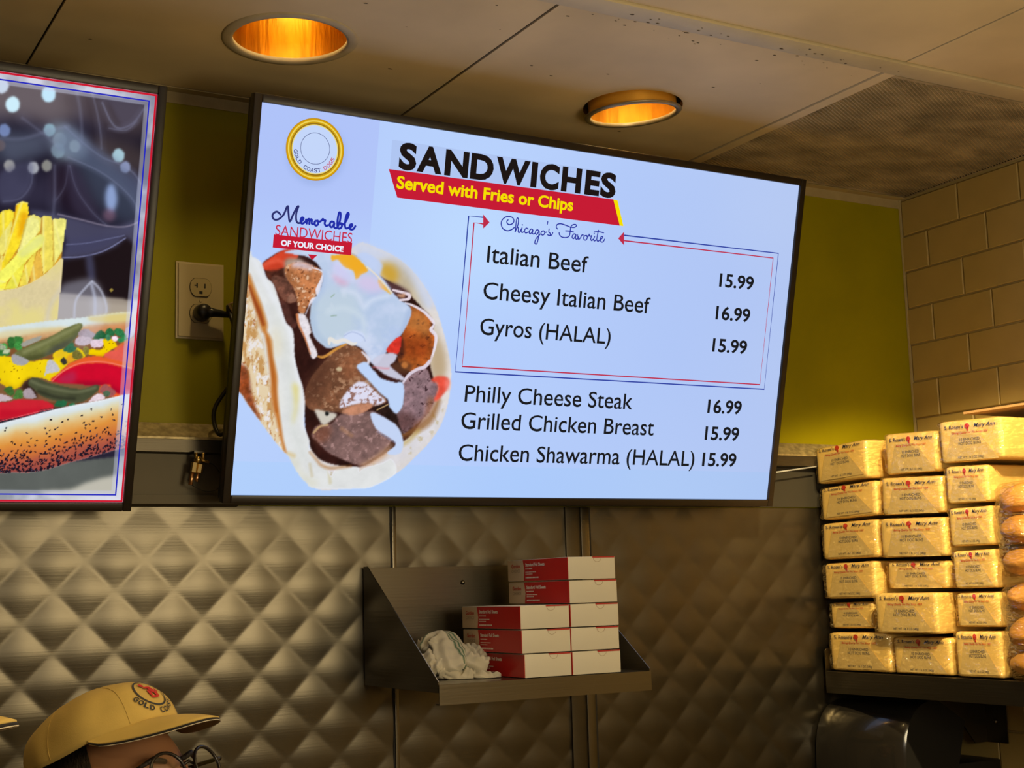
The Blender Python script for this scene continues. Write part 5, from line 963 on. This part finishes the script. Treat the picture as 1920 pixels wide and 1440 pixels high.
def soft_box(w, h, d, seed, amp, grow=0.0, ridge=0.0, nx=16, nz=10, ny=8):
    """rounded, slightly sagging package; front face at local y=0, origin at its lower left front corner"""
    bm = bmesh.new(); rs = random.Random(seed); r = 0.007
    def P(u, v, t):     # u,v,t in 0..1
        x, z, y = u*w, v*h, t*d; c = Vector((w/2, d/2, h/2)); p = Vector((x, y, z)); q = Vector((max(r, min(w-r, x)), max(r, min(d-r, y)), max(r, min(h-r, z)))); dl = p-q
        if dl.length > 1e-9: p = q+dl.normalized()*min(r, dl.length*1.0)
        if dl.length > 1e-9 and sum(abs(k) > 1e-9 for k in dl) == 1: p = q+dl
        n = (p-c); n = Vector((n.x/w, n.y/d, n.z/h))*2
        dn = mnoise.noise(Vector((x*22+seed*3.1, y*14, z*26)))*amp
        if ridge: dn += mnoise.noise(Vector((x*95+seed, y*70, z*130)))*0.0016+abs(mnoise.noise(Vector(((x+z)*60+seed, y*60, (x-z)*16))))*0.0026
        cr = ridge*(abs(((u*1.5+v*1.0+rs_o) % .5)-.25)*4-1)*0.5 if ridge else 0
        side = Vector((math.copysign(abs(n.x)**6, n.x), math.copysign(abs(n.y)**6, n.y), math.copysign(abs(n.z)**6, n.z)*0.35))
        return p+side*(grow+dn+cr)
    rs_o = rs.random()
    vm = {}
    def vt(u, v, t):
        k = (round(u, 4), round(v, 4), round(t, 4))
        if k not in vm: vm[k] = bm.verts.new(P(u, v, t))
        return vm[k]
    e = lambda n: [0, .025, .07]+[.07+.86*i/(n-4) for i in range(1, n-4)]+[.93, .975, 1]
    U_, V_, T_ = e(nx), e(nz), e(ny)
    for A, B, f in ((U_, V_, lambda a, b: (a, b, 0)), (U_, V_, lambda a, b: (a, b, 1)), (U_, T_, lambda a, b: (a, 0, b)), (U_, T_, lambda a, b: (a, 1, b)), (V_, T_, lambda a, b: (0, a, b)), (V_, T_, lambda a, b: (1, a, b))):
        for a0, a1_ in zip(A, A[1:]):
            for b0, b1 in zip(B, B[1:]):
                try: bm.faces.new([vt(*f(*q)) for q in ((a0, b0), (a1_, b0), (a1_, b1), (a0, b1))])
                except ValueError: pass
    return bm
PK = [  # name of the place, front quad TL TR BR BL, step back from the shelf edge, film ridge
 ('topmost in the far column, tilted, its top print creased', [*E7(128,335, 600,235, 608,520, 165,632)], -0.004),
 ('second from the top in the far column, sloping down leftwards', [*E7(178,668, 668,560, 685,822, 212,890)], 0.002),
 ('third from the top in the far column, print flat and readable', [*E7(208,935, 682,868, 690,1178, 240,1192)], 0.000),
 ('fourth from the top in the far column, loose film at left', [*E7(212,1222, 685,1180)]+[*E8(640,172, 245,188)], 0.000),
 ('second from the bottom in the far column, partly covered', [*E8(275,205, 640,178, 640,395, 292,402)], 0.010),
 ('at the bottom of the far column, beside the shelf end plate', [*E8(292,408, 765,418, 770,715, 306,712)], 0.003),
 ('at the top of the middle column, face covered in bunched film', [*E7(742,192, 1128,186, 1178,522, 716,522)], 0.006),
 ('second from the top in the middle column, fold across right corner', [*E7(712,540, 1180,545, 1195,848, 692,832)], 0.002),
 ('third from the top in the middle column, widest face', [*E7(697,858, 1205,858, 1214,1188, 697,1172)], 0.0),
 ('fourth from the top in the middle column, upper film sagging', [*E7(740,1200, 1225,1200)]+[*E8(1185,112, 745,98)], 0.008),
 ('second from the bottom in the middle column, pulled forward', [*E8(636,112, 1113,108, 1120,438, 640,428)], -0.016),
 ('at the bottom of the middle column, resting on the shelf', [*E8(776,445, 1210,465, 1226,738, 778,722)], 0.004),
 ('at the very top of the pile, under the cardboard sheet', [*E7(1128,100, 1640,76, 1660,415, 1170,438)], 0.0),
 ('second from the top in the near column, very glossy film', [*E7(1195,455, 1715,440, 1705,738, 1200,742)], -0.002),
 ('third from the top in the near column, slightly tilted', [*E7(1205,785, 1660,770, 1690,1062, 1245,1100)], 0.0),
 ('fourth from the top in the near column, behind the rolls', [*E7(1252,1125, 1700,1085, 1700,1400, 1260,1410)], 0.0),
 ('second from the bottom in the near column, beside the bagged rolls', [*E8(1238,128, 1690,112, 1690,388, 1255,392)], 0.002),
 ('at the bottom of the near column, partly behind bagged rolls', [*E8(1236,402, 1680,402, 1680,748, 1244,742)], 0.0)]
R_FACE = Matrix.Rotation(-PI/2, 4, 'Z')    # package front looks toward -X
geo = []
for i, (pl, qd, off) in enumerate(PK):
    W = [on(x, y, 0, LX+0.004+off) for x, y in qd]
    yl_, yr = (W[0][1]+W[3][1])/2, (W[1][1]+W[2][1])/2; zt = (W[0][2]+W[1][2])/2; zb = (W[2][2]+W[3][2])/2
    geo.append([yl_, yr, zb, zt, math.atan2(((W[1][2]-W[0][2])+(W[2][2]-W[3][2]))/2, yl_-yr)])
for c in range(3):
    z = BZ+0.001
    for r in range(5, -1, -1):
        g = geo[c*6+r]; top = geo[c*6+r-1][2] if r else g[3]
        g[2] = z+0.0005; g[3] = max(g[2]+0.055, (g[3]+top)/2 if r else g[3]); z = g[3]+0.001
for r in range(6):
    for c in range(2):
        a, b = geo[c*6+r], geo[c*6+6+r]; m = (a[1]+b[0])/2
        if a[1] < b[0]+0.002: a[1], b[0] = m+0.001, m-0.001
    geo[r][0] = min(geo[r][0], WALL_Y-0.028)
    if r: geo[12+r][1] = max(geo[12+r][1], 1.676)
for i, (pl, qd, off) in enumerate(PK):
    yl_, yr, zb, zt, ang = geo[i]; w, h, d = yl_-yr, zt-zb, 0.255-max(0, off)
    ang = max(-0.05, min(0.05, ang*0.6)); 
    t = empty('bun_package', Matrix.Translation((LX+0.004+off, yl_, zb)) @ R_FACE, 'wrapped bun package '+pl, 'bun package', 'wrapped hot dog bun packages on the bun shelf')
    bm = soft_box(w, h, d, i+1, 0.0010); 
    for v in bm.verts: v.co.z += (v.co.x/w-.5)*math.tan(-ang if False else ang)*w*(1 if v.co.z > h*.5 else .4)*1.0
    for v in bm.verts: v.co.x, v.co.z = 0.0025+v.co.x*(w-.005)/w, 0.0015+v.co.z*(h-.006)/h
    fin('wrapper', bm, M_WRAP, t, smooth=True)
    f = soft_box(w, h, d, i+40, 0.0030, grow=0.0020, ridge=0.0030, nx=38, nz=22, ny=26)
    for v in f.verts: v.co.z += (v.co.x/w-.5)*math.tan(ang)*w*(1 if v.co.z > h*.5 else .4); v.co.z = max(v.co.z, 0.0004)
    for v in f.verts: v.co.y -= 0.0028 if v.co.y < d*.3 else 0
    for v in f.verts: v.co.x, v.co.z = 0.0025+v.co.x*(w-.005)/w, 0.0015+v.co.z*(h-.006)/h
    fin('plastic_film', f, M_FILM, t)
    lm = LM.copy(); lm.transform(Matrix.Translation((w*.01, -0.0016, h*.03)) @ Matrix.Rotation(-ang*.8, 4, 'Y') @ Matrix.Diagonal((w*.98, 1, h*.95, 1)))
    o = bpy.data.objects.new('label_lettering', lm); COL.objects.link(o); o.parent = t
# cardboard sheet lying on the near column
a = geo[12]
bm = bmesh.new(); c0 = [(LX+0.05, a[0]-0.02), (RIGHT_X-0.014, a[0]-0.01), (RIGHT_X-0.014, a[1]-0.20), (LX+0.10, a[1]-0.20)]
prism(bm, c0, (0, 0.004), lambda p, t: (p[0], p[1], a[3]+0.012+t+max(0, (a[0]-p[1]))*0.02)); tag(fin('cardboard_sheet', bm, mat('brown_cardboard', (0.34, 0.20, 0.08), 0.8)), 'brown cardboard sheet lying on top of the near bun packages', 'cardboard')

# ------------------------------------------------------------------ bags of round rolls at the near end of the shelf
M_BUN = mat('baked_roll_crust', (0.60, 0.29, 0.055), 0.5, bump=(40, 0.25, 0.003), var=(14, 0.45)); M_BUNP = mat('pale_roll_crumb', (0.72, 0.48, 0.20), 0.6)
def roll(parent, c, R, sz, seed):
    bm = bmesh.new(); bmesh.ops.create_uvsphere(bm, u_segments=28, v_segments=18, radius=1.0)
    for v in bm.verts:
        p = v.co; a = math.atan2(p.y, p.x); s = 1-0.10*math.exp(-((((a*5/(2*PI)+.5*p.z+seed*.3) % 1)-.5)/.10)**2)*(1-abs(p.z)); s *= 1+0.04*mnoise.noise(p*2+Vector((seed, 0, 0)))
        z = p.z*(0.62 if p.z > 0 else 0.40); v.co = Vector((p.x*R*s, p.y*R*s, z*R*sz*s))
    return fin('roll', bm, M_BUN, parent, smooth=True, M=Matrix.Translation(c) @ Matrix.Rotation(rad((seed*37) % 24-12), 4, 'X') @ Matrix.Rotation(rad((seed*53) % 20-10), 4, 'Y'))
bgx = 1.914; by = 1.624
for k, (z0, nn, lab) in enumerate(((BZ+0.003, 3, 'lower clear bag of golden round rolls, standing at the near end of the bun shelf'), (BZ+0.003+0.166, 3, 'upper clear bag of golden round rolls, stacked on the lower roll bag'))):
    bag = empty('roll_bag', (bgx, by, z0), lab, 'bag of rolls', 'clear bags of round rolls'); hh = 0.160 if nn == 3 else 0.215
    for j in range(nn): roll(bag, ((0.004, -0.004, 0.003)[j % 3], (0.003, -0.004, 0)[j % 3], 0.022+0.0525*j), 0.045, 1.10, j+k*5+1)
    bm = bmesh.new(); prof = [(0.020, 0.0002), (0.042, 0.002), (0.049, 0.02)]+[(0.0490+0.002*math.cos(j*2.2), 0.03+(hh-.045)*j/8) for j in range(9)]+[(0.040, hh-0.004), (0.012, hh)]
    lathe(bm, prof, 40, caps=(True, True))
    for v in bm.verts:
        a = math.atan2(v.co.y, v.co.x); s = 1+0.035*math.sin(a*7+v.co.z*60)*math.sin(v.co.z*40+k)+0.03*mnoise.noise(v.co*40); v.co.x *= s; v.co.y *= s
    fin('plastic_bag', bm, M_FILM, bag, smooth=True)
# ------------------------------------------------------------------ people behind the counter
M_CAP = mat('tan_cotton_twill', (0.60, 0.43, 0.12), 0.85, bump=(700, 0.25, 0.0006), var=(28, 0.10)); M_CAPD = mat('cap_dark_lining', (0.012, 0.010, 0.012), 0.8); M_CAPW = mat('cap_white_piping', (0.62, 0.56, 0.45), 0.7); M_UND = mat('cap_under_brim', (0.20, 0.13, 0.05), 0.85)
M_SKIN = mat('skin', (0.32, 0.15, 0.07), 0.5, bump=(90, 0.15, 0.0008), var=(20, 0.08)); M_HAIR = mat('dark_hair', (0.016, 0.011, 0.009), 0.55, bump=(240, 0.8, 0.002, (1, 1, 0.15))); M_SHIRT = mat('black_polo_cloth', (0.02, 0.02, 0.022), 0.8, bump=(200, 0.2, 0.001)); M_TROU = mat('dark_trousers', (0.03, 0.03, 0.035), 0.85); M_FRAME = mat('black_spectacle_frame', (0.012, 0.010, 0.010), 0.25); M_SHOE = mat('black_shoe_leather', (0.01, 0.01, 0.01), 0.4)
M_EMBN, M_EMBR = mat('dark_thread', (0.03, 0.035, 0.045), 0.8), mat('red_thread', (0.50, 0.02, 0.015), 0.8)
def lens_mat():
    m = bpy.data.materials.new('clear_lens'); m.use_nodes = True; nt = m.node_tree; nt.nodes.clear(); N, L = nt.nodes, nt.links
    o, mx, tr, gl = N.new('ShaderNodeOutputMaterial'), N.new('ShaderNodeMixShader'), N.new('ShaderNodeBsdfTransparent'), N.new('ShaderNodeBsdfGlossy'); gl.inputs['Roughness'].default_value = 0.05; mx.inputs[0].default_value = 0.10
    L.new(tr.outputs[0], mx.inputs[1]); L.new(gl.outputs[0], mx.inputs[2]); L.new(mx.outputs[0], o.inputs[0]); return m
M_LENS = lens_mat()
CA, CB_, CH_ = 0.096, 0.081, 0.066      # cap crown: half length, half width, height
def crown(a, v):      # a angle (0 = front), v 0..1 band to button
    e = math.cos(v*PI/2)**0.80; z = CH_*math.sin(v*PI/2)**0.92
    k = 1.0+0.035*math.cos(a)*math.sin(v*PI); fr = 1.03 if math.cos(a) > 0 else 1.0
    x, y = CA*e*k*math.cos(a)*fr, CB_*e*math.sin(a); s = 0.0018*abs(math.cos(3*a+PI/2))**10*(1-v)
    wv = 0.0034*mnoise.noise(Vector((x*30, y*30, z*22)))
    n = Vector((math.cos(a), math.sin(a), 0.4)).normalized(); return Vector((x, y, z+0.004*max(0, math.cos(a))*math.sin(v*PI)))+n*(wv-s)
def emb_on_cap(me, off=0.0012):
    """bends flat XZ lettering (x across, z up) onto the front of the crown"""
    for v in me.vertices:
        a = v.co.x/0.098; vv = 0.30+v.co.z*1.2/0.150; a *= 1.2; vv = max(0.02, min(0.97, vv)); p = crown(a, vv); q1, q2 = crown(a+0.02, vv), crown(a, min(.99, vv+0.02)); n = (q1-p).cross(q2-p).normalized(); v.co = p+n*(off+(v.co.y if abs(v.co.y) < .01 else 0))
    me.update(); return me
def make_person(M_foot, head_M, label, cat='person'):
    t = empty('person', M_foot, label, cat, 'cooks in tan caps behind the counter'); inv = M_foot.inverted()
    HM = inv @ head_M
    # body: one continuous skin figure, standing, arms bent forward over the work
    hp = HM @ Vector((-0.01, 0, -0.085)); nk = HM @ Vector((-0.035, 0, -0.155)); ch = Vector((0, 0, nk.z-0.17))
    nodes_ = [(Vector((0, 0, 0.90*nk.z/1.32)), .145, .115), (Vector((0, 0, ch.z-0.14)), .135, .105), (ch, .165, .115), (Vector((nk.x*.6, nk.y*.6, nk.z-0.035)), .075, .068), (nk+(hp-nk)*.4, .052, .054)]
    edges = [(0, 1), (1, 2), (2, 3), (3, 4)]
    for s in (-1, 1):
        b = len(nodes_); sh_z = nk.z-0.085
        for p, r in (((0.0, s*.165, sh_z), .058), ((0.01, s*.205, sh_z-0.13), .048), ((0.03, s*.215, sh_z-0.27), .040), ((0.15, s*.19, sh_z-0.31), .034), ((0.26, s*.15, sh_z-0.30), .026), ((0.315, s*.14, sh_z-0.305), .030)): nodes_.append((Vector(p), r, r*.9))
        edges += [(2, b)]+[(b+i, b+i+1) for i in range(5)]
        hb = len(nodes_)
        for fi, (dy, ln) in enumerate(((-.024, .055), (-.009, .066), (.006, .062), (.020, .050))):
            k = len(nodes_); q = Vector((0.335, s*(.14+dy), sh_z-0.305)); nodes_.append((q, .0095, .0095)); nodes_.append((q+Vector((ln*.6, 0, -.008)), .0085, .0085)); nodes_.append((q+Vector((ln, 0, -.028)), .0075, .0075)); edges += [(b+5, k), (k, k+1), (k+1, k+2)]
        k = len(nodes_); nodes_.append((Vector((0.33, s*.105, sh_z-0.305)), .0105, .0105)); nodes_.append((Vector((0.365, s*.092, sh_z-0.315)), .009, .009)); edges += [(b+5, k), (k, k+1)]
        b = len(nodes_); hz = nodes_[0][0].z
        for p, r in (((0, s*.085, hz-0.06), .088), ((0.005, s*.095, hz*.56), .062), ((-0.005, s*.10, hz*.30), .052), ((-0.01, s*.10, 0.085), .040), ((0.03, s*.105, 0.042), .038), ((0.13, s*.115, 0.034), .033)): nodes_.append((Vector(p), r, r))
        edges += [(0, b)]+[(b+i, b+i+1) for i in range(5)]
    me = bpy.data.meshes.new('body'); me.from_pydata([n[0] for n in nodes_], edges, [])
    o = bpy.data.objects.new('body', me); COL.objects.link(o); sk = o.modifiers.new('s', 'SKIN'); o.modifiers.new('d', 'SUBSURF').levels = 2
    for i, n in enumerate(nodes_): me.skin_vertices[0].data[i].radius = (n[1], n[2])
    me.skin_vertices[0].data[0].use_root = True
    dg = bpy.context.evaluated_depsgraph_get(); m2 = bpy.data.meshes.new_from_object(o.evaluated_get(dg)); bpy.data.objects.remove(o); m2.name = 'body'
    for m in (M_SKIN, M_SHIRT, M_TROU, M_SHOE): m2.materials.append(m)
    hz = nodes_[0][0].z
    for p in m2.polygons:
        c = p.center; p.use_smooth = True
        p.material_index = 3 if c.z < 0.075 else 2 if c.z < hz+0.0 else 0 if (c.x > .10 and abs(c.y) > .07) or c.z > nk.z-0.012 else 1
    link('body', m2, None, t)
    # head, built in the cap's frame: +X face, band level z=0
    h = empty('head', Matrix(), None); h.parent = t; h.matrix_parent_inverse = Matrix(); h.matrix_local = HM
    def sub(name, bm, m, **k): return fin(name, bm, m, h, **k)
    bm = bmesh.new(); bmesh.ops.create_uvsphere(bm, u_segments=48, v_segments=36, radius=1.0)
    for v in bm.verts:
        p = v.co.copy(); x, y, z = p; jaw = max(0, -z)
        X_ = x*(0.091-0.018*jaw) + (0.012*jaw if x > 0 else -0.0) ; Y_ = y*(0.073-0.026*jaw**1.3); Z_ = z*(0.118 if z < 0 else 0.100)
        if x > .2:
            g = math.exp(-(y/.16)**2); X_ += 0.024*g*math.exp(-((z+.28)/.17)**2)+0.006*g*math.exp(-((z+.62)/.10)**2)+0.007*g*math.exp(-((z+.92)/.16)**2)
            X_ += 0.005*math.exp(-((z-.02)/.07)**2)*math.exp(-(y/.55)**4); X_ -= 0.009*math.exp(-((z+.12)/.09)**2)*math.exp(-((abs(y)-.36)/.16)**2)
        v.co = Vector((X_-0.002, Y_, Z_-0.052))
    hd = sub('head_skin', bm, M_SKIN, smooth=True)
    for s in (-1, 1):
        bm = bmesh.new(); bmesh.ops.create_uvsphere(bm, u_segments=20, v_segments=14, radius=1.0)
        for v in bm.verts:
            p = v.co; rr = math.hypot(p.x, p.z); v.co = Vector((-0.012+p.x*0.017-0.004*p.z, s*(0.0765+p.y*0.007-0.005*(rr < .6)), -0.054+p.z*0.031))
        sub('ear', bm, M_SKIN, smooth=True)
        bm = bmesh.new(); bmesh.ops.create_uvsphere(bm, u_segments=14, v_segments=10, radius=0.0115, matrix=Matrix.Translation((0.079, s*0.030, -0.066))); sub('eye', bm, mat('eye_white', (0.6, 0.55, 0.5), 0.2), smooth=True)
        bm = bmesh.new(); tube(bm, [(0.092, s*0.014, -0.046), (0.092, s*0.032, -0.041), (0.080, s*0.050, -0.046)], [0.003, 0.0035, 0.002], 6); sub('eyebrow', bm, M_HAIR, smooth=True)
    bm = bmesh.new(); tube(bm, [(0.089, -0.018, -0.125), (0.095, 0, -0.124), (0.089, 0.018, -0.125)], [0.002, 0.0045, 0.002], 8); sub('mouth', bm, mat('lips', (0.34, 0.12, 0.09), 0.5), smooth=True)
    bm = bmesh.new(); bmesh.ops.create_uvsphere(bm, u_segments=40, v_segments=24, radius=1.0)
    for v in list(bm.verts):
        p = v.co; v.co = Vector((p.x*0.0945-0.003, p.y*0.0775, p.z*0.100-0.050))
    bmesh.ops.delete(bm, geom=[v for v in bm.verts if v.co.x > 0.042-0.3*max(0, -0.045-v.co.z)*2 or v.co.z < -0.115 or (v.co.x > -0.035 and v.co.z < -0.045 and v.co.x < 0.02 and abs(v.co.y) > .06) and False], context='VERTS'); sub('hair', bm, M_HAIR, smooth=True)
    # spectacles
    for s in (-1, 1):
        c = Vector((0.107, s*0.033, -0.062)); tt = Matrix.Translation(c) @ Matrix.Rotation(s*rad(8), 4, 'Z')
        bm = bmesh.new(); ring = [tt @ Vector((0, 0.0235*math.cos(q), 0.0215*math.sin(q))) for q in np.linspace(0, 2*PI, 29)]; tube(bm, ring, 0.0020, 8, cap=False); rim = sub('lens_rim', bm, M_FRAME, smooth=True)
        bm = bmesh.new(); bm.faces.new([bm.verts.new(q) for q in ring[:-1]]); fin('lens', bm, M_LENS, h)
        bm = bmesh.new(); tube(bm, [tt @ Vector((0, s*0.0235, 0.004)), (0.098, s*0.070, -0.055), (0.04, s*0.0815, -0.044), (-0.012, s*0.0835, -0.034), (-0.03, s*0.0825, -0.050)], [0.0022, 0.0026, 0.0024, 0.0022, 0.0018], 8); sub('temple_arm', bm, M_FRAME, smooth=True)
    bm = bmesh.new(); tube(bm, [(0.107, -0.0105, -0.058), (0.111, 0, -0.055), (0.107, 0.0105, -0.058)], 0.0019, 8); sub('nose_bridge', bm, M_FRAME, smooth=True)
    return t
def make_cap(M_, label):
    c = empty('baseball_cap', M_, label, 'cap', 'tan caps with dark brim edges')
    bm = bmesh.new(); n, m = 96, 26; R_ = []
    for j in range(m): R_.append([bm.verts.new(crown(2*PI*i/n, j/(m-0.6))) for i in range(n)])
    for a, b in zip(R_, R_[1:]):
        for i in range(n): bm.faces.new((a[i], a[(i+1) % n], b[(i+1) % n], b[i]))
    bm.faces.new(R_[-1]); low = [bm.verts.new(v.co*0.965+Vector((0, 0, -0.0005))) for v in R_[0]]
    for i in range(n): bm.faces.new((low[i], low[(i+1) % n], R_[0][(i+1) % n], R_[0][i]))
    fin('crown', bm, M_CAP, c, smooth=True)
    for k in range(6):
        a = PI/6+k*PI/3; bm = bmesh.new(); tube(bm, [crown(a, v)*1.004 for v in np.linspace(0.02, .95, 16)], 0.00025, 5); fin('seam', bm, M_CAP, c, smooth=True)
    bm = bmesh.new(); bmesh.ops.create_uvsphere(bm, u_segments=14, v_segments=8, radius=0.006, matrix=Matrix.Translation(crown(0, .99)+Vector((0, 0, 0.001))) @ Matrix.Diagonal((1, 1, .5, 1))); fin('top_button', bm, M_CAP, c, smooth=True)
    # brim: front arc of the band swept forward and arched
    A0 = rad(60); na, nr = 40, 12
    def bp(i, j, dz=0.0, ex=0.0):
        a = -A0+2*A0*i/na; b = crown(a, 0.0); s = j/nr; ln = (0.062+ex)*math.cos(a*90/60)**0.95 if abs(a) < A0-1e-6 else 0.0
        x = b.x+ln*s; y = b.y*(1+0.02*s); lr = ln/0.062; z = -0.0005 - (s*s*0.010+0.018*s)*lr - 2.9*y*y*min(1, s*1.6)*lr**.5
        return Vector((x, y, z+dz))
    def brim(name, d0, d1, m, ex=0.0, j0=0):
        bm = bmesh.new(); T = [[bm.verts.new(bp(i, j, d0, ex)) for i in range(na+1)] for j in range(j0, nr+1)]; B = [[bm.verts.new(bp(i, j, d1, ex)) for i in range(na+1)] for j in range(j0, nr+1)]
        for L_ in (T, B):
            for a, b in zip(L_, L_[1:]):
                for i in range(na): bm.faces.new((a[i], a[i+1], b[i+1], b[i]))
        for i in range(na): bm.faces.new((T[-1][i], T[-1][i+1], B[-1][i+1], B[-1][i]))
        bmesh.ops.remove_doubles(bm, verts=bm.verts, dist=1e-5); return fin(name, bm, m, c, smooth=True)
    brim('brim_top', 0.0022, 0.0006, M_CAP); brim('brim_edge_band', 0.0005, -0.0016, M_CAPD, 0.0004); brim('brim_underside', -0.0017, -0.0024, M_UND, -0.0004)
    bm = bmesh.new(); tube(bm, [bp(i, nr, -0.0021, 0.0002) for i in range(1, na)], 0.0005, 5); fin('white_piping', bm, M_CAPW, c, smooth=True)
    # embroidery: oval outline, lettering below, red stitched patch without a figure
    E_ = []
    t = np.linspace(0, 2*PI, 41); E_.append((emb_on_cap(ribbon_mesh([[(0.0225*math.cos(q), 0.0225*math.sin(q)) for q in t]], 0.0022, 0)), M_EMBN))
    for k, chh in enumerate('GOLD COAST'):
        if chh == ' ': continue
        a = rad(200+14.0*k); tx = text_mesh(chh, -0.0030, 0.0030, 0, 0.0068, 0, 0.03); th = a+PI/2
        for v in tx.vertices: x, z = v.co.x, v.co.z; v.co.x, v.co.z = 0.0325*math.cos(a)+x*math.cos(th)-z*math.sin(th), 0.0325*math.sin(a)+x*math.sin(th)+z*math.cos(th)
        E_.append((emb_on_cap(tx, 0.0014), M_EMBN))
    for cx, cz, rx, rz in ((-.006, .012, .0035, .004), (-.001, .006, .007, .0022), (.002, .001, .004, .006), (-.004, -.004, .0025, .006), (.005, -.007, .003, .005), (.009, -.001, .0022, .004), (-.001, -.011, .006, .0018)): E_.append((emb_on_cap(poly_mesh([(cx+rx*math.cos(q), cz+rz*math.sin(q)) for q in np.linspace(0, 2*PI, 13)[:-1]]), 0.0015), M_EMBR))
    link('embroidery', join_meshes('embroidery', E_), None, c); return c
HEADY = 1.68
c0 = on(192, 1413, 1, HEADY)
def head_matrix(loc, yaw, pitch, roll): return Matrix.Translation(loc) @ Matrix.Rotation(yaw, 4, 'Z') @ Matrix.Rotation(-pitch, 4, 'Y') @ Matrix.Rotation(roll, 4, 'X')
HM1 = head_matrix(Vector(c0), rad(-56), rad(25), rad(0))
def foot(loc, yaw): return Matrix.Translation((loc[0]-0.02, loc[1], 0)) @ Matrix.Rotation(yaw, 4, 'Z')
make_person(foot(c0, rad(-40)), HM1 @ Matrix.Translation((0, 0, -0.002)), 'person in a black shirt wearing a tan cap and round black glasses, facing right')
make_cap(HM1, 'tan cotton cap with red and dark round embroidery, worn at lower left')
t2 = Vector(on(8, 1392, 1, 1.02)); HM2 = head_matrix(Vector((0, 0, 0)), rad(-40), rad(18), 0)
HM2 = Matrix.Translation(t2-HM2 @ Vector((CA*1.03+0.060, -0.012, -0.040))) @ HM2
make_person(foot(HM2.translation, rad(-30)), HM2 @ Matrix.Translation((0, 0, -0.002)), 'person just past the left edge, of whom only the cap brim shows')
make_cap(HM2, 'tan cap of which only the dark-edged brim tip shows at the left edge')
